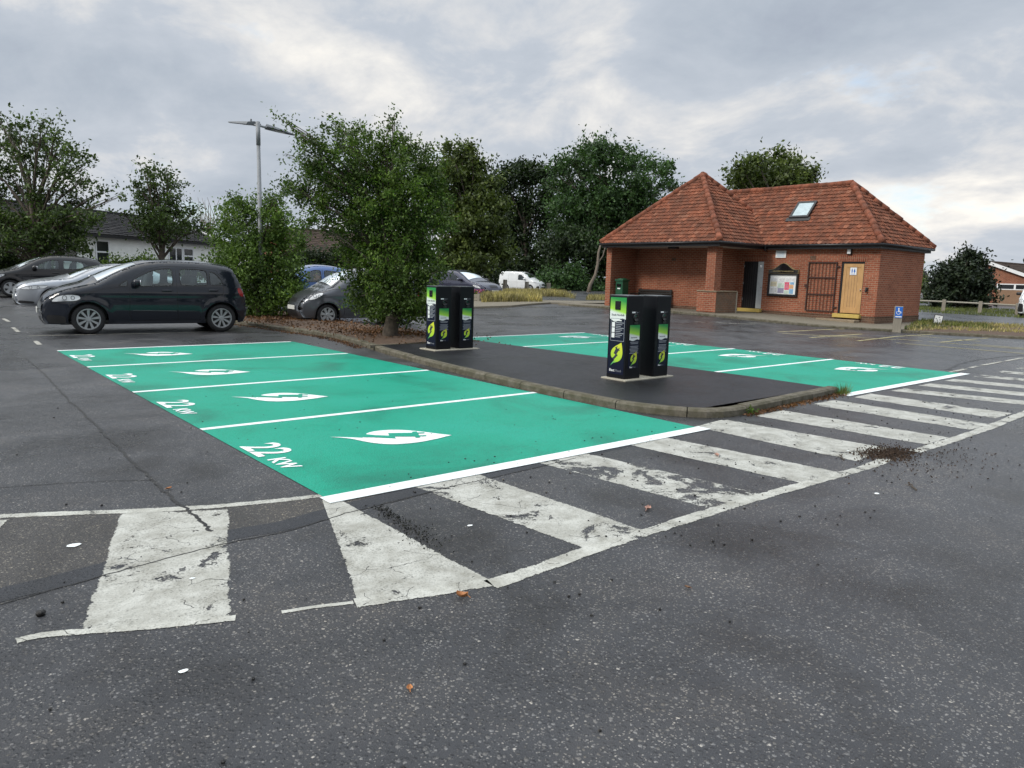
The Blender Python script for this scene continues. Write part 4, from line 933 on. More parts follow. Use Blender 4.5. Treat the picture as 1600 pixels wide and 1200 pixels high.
    iz = {k: (np.argmin(np.hypot(*(O - np.array(sp[k][0])).T)), np.argmin(np.hypot(*(O - np.array(sp[k][1])).T))) for k in ('screen', 'rear_screen') if k in sp}
    sb = {'': meshes[''], 'screen': MB(), 'rear_screen': MB(), 'grille': MB(), 'lower': MB()}
    for i in range(len(O) - 1):
        zc = (O[i, 1] + O[i + 1, 1]) / 2; front = O[i, 0] < c.L * .25 and i < len(O) * .4
        for a, e in zip(sg, sg[1:]):
            m = abs(a + e) / 2; k = ''
            for key, (i0, i1) in iz.items():
                if i0 <= i < i1 and m < .90: k = key
            if front and 'grille' in sp and sp['grille'][0] < zc < sp['grille'][1] and m < sp['grille'][2]: k = 'grille'
            if front and 'intake' in sp and sp['intake'][0] < zc < sp['intake'][1] and m < sp['intake'][2]: k = 'lower'
            o = -.006 if k in ('screen', 'rear_screen') else (-.004 if k else 0)
            sb[k].add([SP(i, a, o), SP(i, e, o), SP(i + 1, e, o), SP(i + 1, a, o)], [[0, 1, 2, 3]])
    body = meshes[''].build('body', M[mats['body']], t)
    def weld(o):
        import bmesh as bm_
        bm = bm_.new(); bm.from_mesh(o.data); bm_.ops.remove_doubles(bm, verts=bm.verts, dist=.0006); bm_.ops.recalc_face_normals(bm, faces=bm.faces) if False else None; bm.to_mesh(o.data); bm.free()
        o.data.polygons.foreach_set('use_smooth', [True] * len(o.data.polygons))
    weld(body)
    for k, (nme, m) in {'screen': ('windscreen', 'screen_glass'), 'rear_screen': ('rear_window', 'car_glass'), 'grille': ('grille', mats.get('grille', 'black_plastic')), 'lower': ('lower_grille', 'black_plastic')}.items():
        if sb[k].f: o = sb[k].build(nme, M[m], t); weld(o)
    for k in regs:
        nme, m = ('side_window', 'car_glass') if glassy(k) else (('headlight', 'lens_white') if k.startswith('head') else (('tail_light', 'tail_red') if k.startswith('tail') else ('trim', 'black_plastic')))
        for sd in (-1, 1):
            o = meshes[k][sd].build(nme, M[m], t); weld(o)
            if glassy(k):
                b = MB(); c.ribbon(b, regs[k], .022, .002, True, (sd,)); b.build('window_seal', M['black_plastic'], o)
            if k.startswith('head'):
                b = MB(); c.ribbon(b, regs[k], .010, .0055, True, (sd,)); b.build('lamp_edge', M['black_plastic'], o)
                P = np.array(regs[k]); cx, cz = P.mean(0); wd = np.ptp(P[:, 0])
                for dx, r in ((-.12 * wd, .045), (.16 * wd, .038)):
                    b = MB(); pp = [(cx + dx + r * math.cos(a) * .8, cz + r * math.sin(a)) for a in np.linspace(0, 6.28, 15)[:-1]]; c.ribbon(b, pp, .012, .006, True, (sd,))
                    b.build('reflector', M['steel_grey'], o)
    # inside
    b = MB(); w = c.W - .10; x0, x1 = sp['cabin']; b.box(x0, x1, -w, w, sill + .03, sill + .08); b.box(.35, c.L - .3, -w + .2, w - .2, sill - .02, sill + .03); b.build('floor', M['black_plastic'], t)
    for wx in sp['wheels']:
        for sd in (-1, 1):
            b = MB(); A = np.linspace(0, math.pi, 15)
            for q in range(14): b.quad(*[(wx + (R + .004) * math.cos(a), sd * yy, wr + (R + .004) * math.sin(a)) for a, yy in ((A[q], c.W - .03), (A[q + 1], c.W - .03), (A[q + 1], c.W - .36), (A[q], c.W - .36))])
            b.poly([(wx + (R + .004) * math.cos(a), sd * (c.W - .36), wr + (R + .004) * math.sin(a)) for a in A]); b.build('arch_liner', M['black_plastic'], t)
    if detail:
        b = MB(); bx = sp['dash']; b.blob((bx, 0, c.zb - .02), (.24, c.W - .14, .14), .4); b.build('dashboard', M['black_plastic'], t, smooth=True)
        for sx in sp['seats']:
            for y in (-.36, .36):
                b = MB(); b.blob((sx, y, c.zb - .38), (.26, .24, .10), .5); b.blob((sx + .26, y, c.zb - .05), (.09, .23, .36), .5, tilt=.18); b.blob((sx + .35, y, c.zb + .36), (.05, .13, .09), .5); b.build('seat', M['seat_cloth'], t, smooth=True)
    # lines and trims
    if 'seams' in sp:
        for s_ in sp['seams']:
            for sd in (-1, 1): b = MB(); c.ribbon(b, s_, .009, .0015, False, (sd,)); b.build('panel_gap', M['black_gloss'], t)
    for s_ in sp.get('mouldings', []):
        for sd in (-1, 1): b = MB(); c.ribbon(b, s_, .045, .006, False, (sd,)); b.build('side_moulding', M[mats['body']], t)
    for hx, hz in sp.get('handles', []):
        for sd in (-1, 1):
            b = MB(); b.blob((hx, sd * (float(c.Y(hx, hz)) + .012), hz), (.105, .018, .02), .5); b.build('door_handle', M[mats['body']], t, smooth=True)
    if 'mirror' in sp:
        mx, mz = sp['mirror']
        for sd in (-1, 1):
            y = float(c.Y(mx, mz)); b = MB(); b.blob((mx, sd * (y + .13), mz + .02), (.075, .125, .078), .62); b.tube([(mx + .01, sd * (y - .02), mz - .05), (mx, sd * (y + .06), mz - .01)], [.03, .025]); mo = b.build('door_mirror', M[mats.get('mirror', mats['body'])], t, smooth=True)
            b = MB(); b.blob((mx + .066, sd * (y + .135), mz + .02), (.014, .105, .062), .5); b.build('mirror_glass', M['chrome'], mo, smooth=True)
    # front plate, badge
    i = int(np.argmin(np.abs(O[:len(O) // 3, 1] - sp.get('plate_z', .45)))); X = O[i, 0] - cr - .012
    b = MB(); b.box(X, X + .02, -.26, .26, O[i, 1] - .056, O[i, 1] + .056); b.build('number_plate', M['plate_white'], t, bevel=.004)
    if 'bars' in sp:
        for z in sp['bars']:
            i = int(np.argmin(np.abs(O[:len(O) // 3, 1] - z))); b = MB(); yy = ye[i] * sp['grille'][2]
            b.add([p for q in np.linspace(-1, 1, 11) for p in ((O[i, 0] - cr * (1 - (q * sp['grille'][2]) ** 2) - .008, q * yy, z - .007), (O[i, 0] - cr * (1 - (q * sp['grille'][2]) ** 2) - .008, q * yy, z + .007))], [[2 * k, 2 * k + 2, 2 * k + 3, 2 * k + 1] for k in range(10)]); b.build('grille_bar', M['chrome'], t)
    # wheels
    n = sp.get('spokes', 9)
    for wx in sp['wheels']:
        for sd in (-1, 1):
            y1 = sd * (c.W - .035); tw = .205; ty = lambda v: y1 - sd * v
            b = MB(); rr = wr * .66; pr = [(rr, .012), (rr + .01, .002), (rr + .04, -.004), (wr - .03, .004), (wr - .008, .02), (wr, .045), (wr, tw - .045), (wr - .02, tw - .01), (rr, tw)]
            b.lathe([(r, (y1 - sd * v)) for r, v in pr], (wx, 0, wr), 'y', 40); w_ = b.build('wheel', M['rubber'], t, smooth=True)
            b = MB(); b.lathe([(rr + .012, ty(-.002)), (rr - .008, ty(-.002)), (rr - .018, ty(.02)), (rr - .02, ty(.12))], (wx, 0, wr), 'y', 36)
            b.lathe([(.001, ty(.004)), (.042, ty(.004)), (.052, ty(.014)), (.056, ty(.05))], (wx, 0, wr), 'y', 20)
            for k in range(n):
                a = 2 * math.pi * (k + .25) / n; ca, sa = math.cos(a), math.sin(a); sw_ = sp.get('spoke_w', .030)
                def q(r, off, d): return (wx + r * ca - off * sa, ty(d), wr + r * sa + off * ca)
                b.add([q(.04, -sw_ * .7, .014), q(.04, sw_ * .7, .014), q(rr - .012, sw_ * 1.25, .012), q(rr - .012, -sw_ * 1.25, .012), q(.04, -sw_ * .7, .05), q(.04, sw_ * .7, .05), q(rr - .012, sw_ * 1.25, .05), q(rr - .012, -sw_ * 1.25, .05)],
                      [[0, 1, 2, 3], [0, 3, 7, 4], [1, 5, 6, 2], [0, 4, 5, 1], [3, 2, 6, 7]])
            b.build('rim', M['alloy'], w_)
            b = MB(); b.lathe([(.001, ty(.06)), (rr - .015, ty(.065))], (wx, 0, wr), 'y', 24); b.build('brake_disc', M['black_plastic'], w_)
    for k, f in sp.get('extra', {}).items(): f(c, t, O, SP)
    return t
# -- black five-door with a tall roof, seen from the side
MPV = dict(L=4.05, W=1.76, belt=.97, sill=.21, tum=.19, wr=.315, arch=.365, wheels=(.84, 3.46), spokes=9, spoke_w=.021, cf=.34, cr=.2, Lf=.85, Lr=.55, rs=.11,
    outline=[(.12, .21), (.05, .30), (.02, .45), (.03, .58), (.09, .70), (.18, .79), (.36, .88), (.62, .965), (.90, 1.035), (1.06, 1.085), (1.30, 1.22), (1.56, 1.36), (1.80, 1.465), (2.05, 1.52), (2.40, 1.548), (2.85, 1.55), (3.25, 1.53), (3.52, 1.495), (3.72, 1.45), (3.79, 1.37), (3.90, 1.14), (3.97, .98), (4.03, .80), (4.05, .58), (4.03, .40), (3.95, .22)],
    screen=((1.06, 1.085), (1.80, 1.465)), rear_screen=((3.74, 1.42), (3.91, 1.12)), cabin=(.95, 3.75), dash=1.30, seats=(1.75, 2.65),
    regions=dict(win_a=[(1.40, 1.00), (1.59, 1.00), (1.59, 1.135), (1.50, 1.09)], win_b=[(1.68, 1.00), (2.47, 1.02), (2.48, 1.395), (2.28, 1.395), (2.02, 1.33), (1.74, 1.17)],
        win_c=[(2.62, 1.03), (3.19, 1.045), (3.19, 1.375), (2.95, 1.395), (2.62, 1.40)], win_d=[(3.235, 1.05), (3.53, 1.06), (3.48, 1.17), (3.37, 1.32), (3.235, 1.36)],
        head=[(.19, .665), (.62, .69), (.72, .735), (.70, .80), (.58, .825), (.40, .815), (.26, .755)], tail=[(3.90, .80), (3.98, .80), (3.95, .92), (3.89, 1.0), (3.83, .99), (3.84, .90)], trim=[(.13, .235), (.44, .235), (.44, .37), (.30, .40), (.10, .40)]),
    grille=(.64, .80, .55), intake=(.24, .36, .72), bars=(.68, .74), plate_z=.47,
    seams=[[(1.63, 1.00), (1.62, .80), (1.60, .42), (1.64, .28)], [(2.545, 1.42), (2.545, .95), (2.545, .28)], [(3.53, 1.05), (3.50, .86), (3.36, .80), (3.20, .72), (3.08, .58), (3.02, .40), (3.0, .28)], [(1.63, .28), (3.0, .28)], [(.20, .64), (.50, .65), (.53, .50)], [(.72, .80), (1.1, .93), (1.45, .985)], [(1.63, 1.02), (1.72, 1.2), (2.0, 1.38), (2.28, 1.44), (2.545, 1.44), (3.0, 1.435), (3.38, 1.385), (3.53, 1.15)], [(3.70, .86), (3.84, .87)]],
    mouldings=[[(1.66, .50), (2.52, .50)], [(2.57, .50), (2.98, .50)]], handles=[(2.34, .92), (3.30, .935)], mirror=(1.74, 1.06), swage=.86)
ground_px = gp(148, 515)
build_car('parked_car', 'black five door car with a tall rounded roof, nearest the green bays', 'car', MPV, (2.40, 18.62, 0), R_(-6), dict(body='paint_black'), 1.03, 'cars parked in a row')
HATCH = dict(L=3.94, W=1.71, belt=.93, sill=.2, tum=.19, wr=.30, arch=.345, wheels=(.80, 3.32), spokes=5, spoke_w=.05, cf=.36, cr=.2, Lf=.8, Lr=.55, rs=.11,
    outline=[(.12, .2), (.04, .3), (.02, .45), (.05, .58), (.14, .70), (.32, .80), (.60, .89), (.92, .965), (1.10, 1.02), (1.40, 1.20), (1.70, 1.36), (1.95, 1.445), (2.25, 1.485), (2.7, 1.48), (3.1, 1.44), (3.45, 1.38), (3.58, 1.32), (3.78, 1.12), (3.88, .95), (3.93, .72), (3.92, .45), (3.84, .22)],
    screen=((1.10, 1.02), (1.85, 1.42)), rear_screen=((3.58, 1.32), (3.80, 1.09)), cabin=(.95, 3.6), dash=1.3, seats=(1.7, 2.5),
    regions=dict(win_b=[(1.50, .985), (2.30, 1.0), (2.31, 1.33), (2.12, 1.335), (1.90, 1.27), (1.62, 1.12)], win_c=[(2.44, 1.0), (3.10, 1.02), (3.24, 1.08), (3.20, 1.22), (3.05, 1.29), (2.44, 1.33)], head=[(.22, .62), (.48, .66), (.64, .74), (.66, .80), (.50, .79), (.32, .73)], tail=[(3.70, .86), (3.84, .84), (3.82, .98), (3.74, 1.06), (3.66, 1.0)]),
    grille=(.62, .74, .5), intake=(.26, .44, .7), plate_z=.5, seams=[[(1.46, 1.0), (1.44, .7), (1.42, .3)], [(2.375, 1.36), (2.375, .28)], [(3.26, 1.05), (3.2, .8), (2.95, .62), (2.9, .28)]], handles=[(2.18, .86), (3.05, .88)], mirror=(1.55, 1.02), swage=.8)
hp = gp(20, 463)
build_car('parked_car', 'black hatchback with five spoke wheels, parked furthest along the row before the white bungalow', 'car', HATCH, (at(20, 463, 26.5)[0] - .85, at(20, 463, 26.5)[1] + .1, .26), R_(-5), dict(body='paint_black_plain'), 1.0, 'cars parked in a row')
SALOON = dict(L=4.96, W=1.87, belt=.95, sill=.2, tum=.2, wr=.335, arch=.385, wheels=(1.02, 3.83), spokes=10, cf=.40, cr=.2, Lf=.95, Lr=.6, rs=.12, crown=.06,
    outline=[(.14, .2), (.05, .27), (.03, .42), (.03, .56), (.06, .68), (.16, .775), (.40, .86), (.80, .93), (1.25, .985), (1.50, 1.02), (1.85, 1.20), (2.2, 1.36), (2.6, 1.44), (3.0, 1.455), (3.4, 1.42), (3.8, 1.30), (4.2, 1.13), (4.5, 1.08), (4.85, 1.03), (4.95, .85), (4.96, .5), (4.86, .22)],
    screen=((1.50, 1.02), (2.3, 1.39)), rear_screen=((3.6, 1.36), (4.2, 1.13)), cabin=(1.2, 4.2), dash=1.75, seats=(2.1, 3.0),
    regions=dict(win_b=[(1.98, 1.0), (2.78, 1.0), (2.78, 1.33), (2.5, 1.32), (2.2, 1.2)], win_c=[(2.9, 1.0), (3.7, 1.03), (3.6, 1.18), (3.3, 1.31), (2.9, 1.33)], head=[(.16, .655), (.42, .655), (.78, .70), (.90, .77), (.70, .80), (.40, .765), (.22, .72)], tail=[(4.7, .8), (4.9, .8), (4.9, .95), (4.7, .95)], trim=[(.10, .24), (.5, .235), (.5, .30), (.10, .33)]),
    grille=(.48, .74, .33), intake=(.22, .34, .8), bars=(.50, .56, .62, .68, .73), plate_z=.42, seams=[[(1.9, 1.0), (1.86, .3)], [(2.84, 1.36), (2.84, .28)]], handles=[(2.6, .86)], mirror=(2.0, 1.04), swage=.78)
sp_ = at(25, 487, 21.8)
build_car('parked_car', 'silver saloon with an upright chrome grille, squeezed between the two black cars', 'car', SALOON, (sp_[0] + .06, sp_[1] + .8, .02), R_(-6), dict(body='paint_silver', grille='chrome'), 1.0, 'cars parked in a row')
MICRA = dict(L=3.72, W=1.66, belt=.95, sill=.2, tum=.2, wr=.29, arch=.34, wheels=(.70, 3.13), spokes=7, spoke_w=.036, cf=.40, cr=.22, Lf=.75, Lr=.6, rs=.15,
    outline=[(.12, .2), (.04, .3), (.02, .45), (.05, .58), (.12, .70), (.26, .81), (.50, .91), (.74, .99), (.90, 1.05), (1.15, 1.23), (1.42, 1.39), (1.70, 1.49), (2.05, 1.54), (2.5, 1.53), (2.95, 1.47), (3.3, 1.36), (3.52, 1.15), (3.64, .95), (3.71, .7), (3.71, .45), (3.62, .22)],
    screen=((.90, 1.05), (1.55, 1.44)), rear_screen=((3.3, 1.36), (3.55, 1.10)), cabin=(.8, 3.4), dash=1.15, seats=(1.5, 2.3),
    regions=dict(win_b=[(1.28, 1.0), (2.05, 1.02), (2.06, 1.40), (1.85, 1.40), (1.6, 1.32), (1.36, 1.14)], win_c=[(2.18, 1.02), (2.85, 1.04), (2.95, 1.12), (2.85, 1.28), (2.65, 1.36), (2.18, 1.40)], head=[(.20, .68), (.36, .71), (.56, .83), (.60, .90), (.46, .88), (.28, .79)], tail=[(3.5, .8), (3.63, .78), (3.6, .95), (3.5, 1.02)]),
    grille=(.60, .70, .4), intake=(.26, .42, .7), plate_z=.48, seams=[[(1.22, 1.0), (1.20, .7), (1.18, .3)], [(2.12, 1.42), (2.12, .28)], [(2.95, 1.0), (2.85, .7), (2.75, .5), (2.7, .28)], [(.58, .91), (.9, .99), (1.2, 1.01)]], handles=[(1.95, .88)], mirror=(1.40, 1.06), swage=.82)
mp0 = at(495, 503, 20.6)
build_car('parked_car', 'small grey rounded car partly hidden behind the leafy hawthorn', 'car', MICRA, (mp0[0] - .72, mp0[1] - .0, .0), R_(-4), dict(body='paint_grey'), 1.0, 'cars parked across the middle')
bp0 = at(440, 470, 25.5)
build_car('parked_car', 'blue car showing only its roof behind the small grey car', 'car', dict(MICRA, outline=MICRA['outline']), (bp0[0] - .9, bp0[1] + .3, .02), R_(-4), dict(body='paint_blue'), 1.05, 'cars parked across the middle')
NAVY = dict(HATCH, L=4.3, outline=[(x * 4.3 / 3.94, z * 1.0) for x, z in HATCH['outline']], wheels=(.87, 3.58), W=1.76)
def sx(reg, k): return {a: [(x * k, z) for x, z in p] for a, p in reg.items()}
NAVY['regions'] = sx(HATCH['regions'], 4.3 / 3.94); NAVY['screen'] = ((1.20, 1.02), (2.02, 1.42)); NAVY['rear_screen'] = ((3.9, 1.32), (4.14, 1.09)); NAVY['cabin'] = (1.04, 3.9); NAVY['seams'] = [[(x * 4.3 / 3.94, z) for x, z in s_] for s_ in HATCH['seams']]; NAVY['handles'] = [(2.38, .86)]
nv = at(764, 448, 38.5)
build_car('parked_car', 'dark navy car facing the planter, seen over the rear charging columns', 'car', NAVY, (nv[0] + .1, nv[1] - .4, .12), R_(99), dict(body='paint_navy'), 1.05)
VAN = dict(L=4.42, W=1.83, belt=1.05, sill=.24, tum=.14, wr=.32, arch=.37, wheels=(.92, 3.58), spokes=5, spoke_w=.04, cf=.36, cr=.05, Lf=.8, Lr=.3, rs=.10,
    outline=[(.12, .24), (.04, .32), (.02, .5), (.05, .68), (.14, .82), (.36, .95), (.66, 1.04), (.92, 1.12), (1.10, 1.22), (1.40, 1.48), (1.68, 1.68), (1.92, 1.77), (2.3, 1.82), (3.2, 1.84), (4.0, 1.82), (4.28, 1.78), (4.35, 1.6), (4.39, 1.1), (4.41, .7), (4.40, .45), (4.34, .26)],
    screen=((1.10, 1.22), (1.78, 1.72)), cabin=(1.0, 2.3), dash=1.35, seats=(1.75,),
    regions=dict(win_b=[(1.48, 1.08), (2.25, 1.08), (2.25, 1.55), (1.95, 1.56), (1.62, 1.32)], head=[(.16, .78), (.34, .80), (.62, .94), (.66, 1.02), (.44, .96), (.24, .87)], trim=[(.06, .34), (.30, .34), (.30, .52), (.08, .56)]),
    grille=(.58, .74, .6), intake=(.28, .46, .75), bars=(.66,), plate_z=.5, seams=[[(1.42, 1.1), (1.38, .8), (1.36, .4)], [(2.33, 1.62), (2.33, .35)], [(3.3, 1.6), (3.3, 1.0), (3.1, .75)]], mirror=(1.52, 1.16), mouldings=[[(1.45, .62), (3.1, .62)]], swage=.95)
vp_ = at(843, 455, 69)
build_car('white_van', 'white panel van parked side on before the dark trees', 'van', VAN, (vp_[0] - .1, vp_[1] - .6, .02), R_(109), dict(body='paint_white', mirror='paint_white'), 1.0)
vr = at(1621, 497, 38.0); VB = dict(VAN, wheels=VAN['wheels'], regions=dict(VAN['regions'], trim=[(.04, .30), (.52, .30), (.50, .62), (.36, .72), (.07, .70)]))
build_car('white_van', 'white van with a dark grey bumper, just entering at the right hand road', 'van', VB, (vr[0], vr[1], 0), R_(9), dict(body='paint_white', mirror='black_plastic'), 1.08)
fp = at(1436, 478, 62)
build_car('parked_car', 'tiny white car glimpsed beyond the corner of the brick toilet block', 'car', dict(HATCH), (fp[0] - .6, fp[1] - .2, .25), R_(140), dict(body='paint_pale'), 1.0, None, False)
# ================================================================ trees and plants
def leaf_mesh(name, C, size, mat, parent, up=.25, asp=.55, **kw):
    """C: n x 3 centres -> n pointed leaf faces, each its own island"""
    n = len(C); A = RNG.normal(size=(n, 3)); A /= np.linalg.norm(A, axis=1)[:, None]
    B = RNG.normal(size=(n, 3)); B[:, 2] *= (1 - up); B -= A * np.sum(A * B, 1)[:, None]; B /= np.linalg.norm(B, axis=1)[:, None]
    s = size * (.65 + .7 * RNG.random(n))[:, None]; off = np.array(world_origin(parent)) if parent else 0
    V = np.stack([C - A * s * .5, C + B * s * asp * .5 + A * s * .06, C + A * s * .5, C - B * s * asp * .5 + A * s * .06], 1).reshape(-1, 3) - off
    me = bpy.data.meshes.new(name); me.vertices.add(4 * n); me.loops.add(4 * n); me.polygons.add(n)
    me.vertices.foreach_set('co', V.ravel()); me.loops.foreach_set('vertex_index', np.arange(4 * n, dtype=np.int32))
    me.polygons.foreach_set('loop_start', np.arange(0, 4 * n, 4, dtype=np.int32)); me.polygons.foreach_set('loop_total', np.full(n, 4, dtype=np.int32)); me.update(calc_edges=True); me.materials.append(mat)
    o = bpy.data.objects.new(name, me); COL.objects.link(o)
    if parent: o.parent = parent
    return tag(o, **kw)
def crown_points(cl, n, lump, fuzz):
    """cl: (centre, radii) ellipsoids; leaves gathered in lumps so that gaps stay between them"""
    w = np.array([r[0] * r[2] for c, r in cl]); w = w / w.sum(); out = []
    for (c, r), k in zip(cl, w):
        m = max(3, int(n * k)); nl = max(2, m // lump); d = RNG.normal(size=(nl, 3)); d /= np.linalg.norm(d, axis=1)[:, None]
        L = d * (RNG.random(nl) ** (1 / 2.1))[:, None] * 1.06; L = np.array(c) + L * np.array(r)
        idx = RNG.integers(0, nl, m); sig = fuzz * (.5 + .9 * RNG.random(nl))
        ax_ = d * .8 + RNG.normal(size=(nl, 3)) * .35 + np.array([0, 0, .35]); ax_ /= np.linalg.norm(ax_, axis=1)[:, None]      # sprays point outward and up
        out.append(L[idx] + np.clip(RNG.normal(size=(m, 3)), -1.8, 1.8) * sig[idx][:, None] * .72 + ax_[idx] * (np.clip(RNG.normal(size=m), -1.7, 1.7) * sig[idx] * 1.5)[:, None])
    return np.vstack(out)
def tree(name, label, cat, base, depth, clumps, n, size, mat, tr, bark='bark', spread=.55, lump=26, fuzz=.16, limbs=True, group=None, top=None, extra=None, split=.35, limb_r=.3, twigs=0, ground=True):
    """clumps: (px, py, rx, ry) of the photograph carried to `depth`, each with its own distance"""
    bx = at(*base, depth); gzv = gz(bx[0], bx[1]) if ground else bx[2]; bx[2] = gzv; k = depth / F_PX
    t = thing(name, label, cat, bx, 0, group)
    W_ = (max(c[0] + c[2] for c in clumps) - min(c[0] - c[2] for c in clumps)) * k
    cl = []
    for i, c in enumerate(clumps):
        dd = ((i * .618) % 1 - .5) * W_ * spread; p = at(c[0], c[1], depth + dd); f = (depth + dd) / depth
        cl.append((p, (c[2] * k * f, c[2] * k * f, c[3] * k * f)))
    P = crown_points(cl, n, lump, fuzz); P = P[P[:, 2] > gzv + .03]
    leaf_mesh('crown', P, size, mat, t)
    b = MB(); cz = np.average([c[2] for c, r in cl], weights=[r[0] * r[2] for c, r in cl]); cx = np.average([c[:2] for c, r in cl], axis=0, weights=[r[0] * r[2] for c, r in cl])
    tp = np.array([bx[0] * .6 + cx[0] * .4, bx[1] * .6 + cx[1] * .4, bx[2] + (cz - bx[2]) * (top or 1.05)]); H = max(.4, tp[2] - bx[2])
    spine = [np.array([bx[0], bx[1], bx[2] - .1]) + (tp - bx) * q + RNG.normal(0, .02 * H, 3) * np.array([1, 1, 0]) * (q > 0) for q in (0, .12, .3, .5, .75, 1)]
    b.tube(spine, [tr * 1.35, tr * 1.05, tr * .9, tr * .75, tr * .55, tr * .3], 9)
    for j, (c, r) in enumerate(cl):
        q = min(.95, max(split, (c[2] - bx[2]) / max(H, .1) * .55)); s0 = spine[0] + (tp - spine[0]) * q
        mid = (s0 + c) / 2 + np.array([0, 0, .10 * np.linalg.norm(c - s0)]) + RNG.normal(0, .03 * H, 3); rr = tr * limb_r * (.7 + .6 * random.random())
        if limbs: b.tube([s0, (s0 + mid) / 2 + RNG.normal(0, .02, 3), mid, (mid + c) / 2 + RNG.normal(0, .03, 3), c], [rr, rr * .8, rr * .6, rr * .42, rr * .2], 6, False)
        for _ in range(twigs):
            e = c + RNG.normal(0, .55, 3) * np.array(r); b.tube([mid, (mid + e) / 2 + RNG.normal(0, .06, 3), e], [rr * .4, rr * .25, rr * .08], 4, False)
    b.build('trunk', M[bark], t, True, smooth=True)
    return t
def fill(x0, x1, y0, y1, nx, ny, rx, ry, jit=.35):
    return [(x0 + (x1 - x0) * (i + .5) / nx + random.uniform(-jit, jit) * rx, y0 + (y1 - y0) * (j + .5) / ny + random.uniform(-jit, jit) * ry, rx * random.uniform(.75, 1.25), ry * random.uniform(.75, 1.25)) for i in range(nx) for j in range(ny)]
# hawthorn on the island
haw = [(520, 235, 40, 22), (560, 222, 36, 22), (600, 235, 45, 25), (640, 240, 35, 25), (668, 262, 26, 24), (490, 262, 34, 20), (470, 300, 26, 16), (455, 290, 16, 10), (520, 280, 48, 30), (570, 275, 50, 34), (625, 285, 50, 34), (672, 300, 28, 26), (500, 318, 34, 20), (480, 345, 22, 12),
       (545, 330, 48, 30), (600, 335, 56, 36), (655, 345, 42, 32), (520, 360, 26, 16), (690, 345, 20, 18), (560, 385, 40, 26), (610, 390, 56, 34), (662, 395, 34, 28), (575, 430, 42, 28), (625, 435, 50, 30), (570, 465, 40, 22), (620, 478, 48, 26), (660, 465, 30, 24), (592, 492, 28, 14), (645, 492, 26, 12), (572, 480, 12, 10), (560, 440, 14, 18), (690, 420, 12, 14),
       (450, 192, 7, 5), (436, 184, 6, 4), (465, 203, 8, 6), (480, 216, 12, 8), (472, 232, 8, 5), (446, 240, 6, 3), (526, 190, 7, 7), (519, 205, 12, 8), (540, 208, 10, 6), (612, 186, 5, 8), (606, 200, 6, 8), (616, 178, 4, 4), (600, 213, 9, 8), (630, 222, 10, 6), (700, 315, 12, 8)]
tree('hawthorn_tree', 'dense leafy hawthorn with long top shoots growing on the island beside the rear charging columns', 'tree', (615, 527), 15.6, haw + fill(545, 680, 265, 400, 4, 4, 24, 20) + fill(582, 668, 395, 495, 3, 3, 22, 18), 74000, .066, M['leaf_hawthorn'], .16, spread=.34, lump=42, fuzz=.095, split=.15, twigs=2, limb_r=.2)
# lighter bush round the lamp post
lb = [(445, 298, 10, 8), (425, 312, 18, 12), (372, 318, 24, 10), (362, 330, 14, 10), (395, 335, 28, 18), (430, 340, 22, 18), (360, 355, 22, 14), (400, 368, 36, 22), (440, 372, 28, 22), (355, 385, 24, 14), (385, 398, 40, 24), (432, 405, 36, 24), (348, 410, 24, 12), (375, 430, 40, 22), (420, 438, 44, 24), (455, 430, 20, 18), (385, 462, 42, 20), (430, 468, 38, 18), (455, 462, 20, 16), (400, 485, 40, 12), (470, 385, 10, 12), (340, 372, 10, 8), (352, 340, 8, 8), (465, 450, 14, 10)]
tree('elder_bush', 'light green bush surrounding the lamp post behind the black tall car', 'bush', (402, 497), 21.2, lb, 34000, .085, M['leaf_bright'], .09, spread=.30, lump=24, fuzz=.12, split=.1, twigs=2, limb_r=.3)
# sycamores by the bungalow
sy = [(62, 192, 12, 7), (80, 188, 10, 6), (30, 196, 22, 9), (20, 215, 22, 11), (55, 218, 24, 11), (85, 214, 20, 10), (0, 225, 22, 14), (36, 242, 26, 12), (75, 240, 28, 14), (106, 232, 16, 9), (118, 244, 22, 10), (138, 250, 12, 8), (60, 268, 28, 13), (100, 268, 26, 12), (10, 265, 24, 16), (92, 292, 24, 10), (130, 282, 20, 9), (158, 300, 20, 8), (185, 308, 9, 5), (30, 300, 22, 14), (62, 305, 26, 14), (120, 312, 26, 10), (-20, 300, 30, 26), (0, 335, 30, 16), (45, 338, 36, 18), (95, 340, 36, 16), (140, 340, 30, 12), (30, 362, 30, 14), (70, 365, 36, 18), (110, 362, 32, 13), (55, 385, 28, 14), (75, 405, 22, 12)] + fill(-40, 140, 330, 400, 5, 3, 24, 13) + [(15, 380, 16, 10), (-40, 350, 30, 24), (-40, 250, 30, 24), (66, 425, 18, 12), (0, 190, 14, 8)]
tree('sycamore_tree', 'tall open crowned sycamore with bare showing limbs in front of the white bungalow', 'tree', (62, 445), 31, [(x, y, rx * .82, ry * .85) for x, y, rx, ry in sy], 18000, .155, M['leaf_sycamore'], .24, spread=.5, lump=20, fuzz=.20, split=.2, twigs=4, limb_r=.26)
s2 = [(225, 264, 12, 6), (238, 274, 16, 8), (262, 272, 14, 7), (268, 288, 18, 8), (240, 292, 20, 9), (212, 290, 12, 5), (235, 308, 24, 10), (266, 308, 18, 8), (218, 312, 10, 6), (255, 326, 30, 10), (228, 330, 20, 10), (285, 330, 20, 9), (304, 330, 10, 6), (250, 346, 36, 11), (218, 345, 16, 8), (290, 350, 26, 9), (265, 362, 40, 9), (232, 358, 26, 8), (190, 332, 8, 5), (318, 356, 14, 7), (250, 375, 14, 8)]
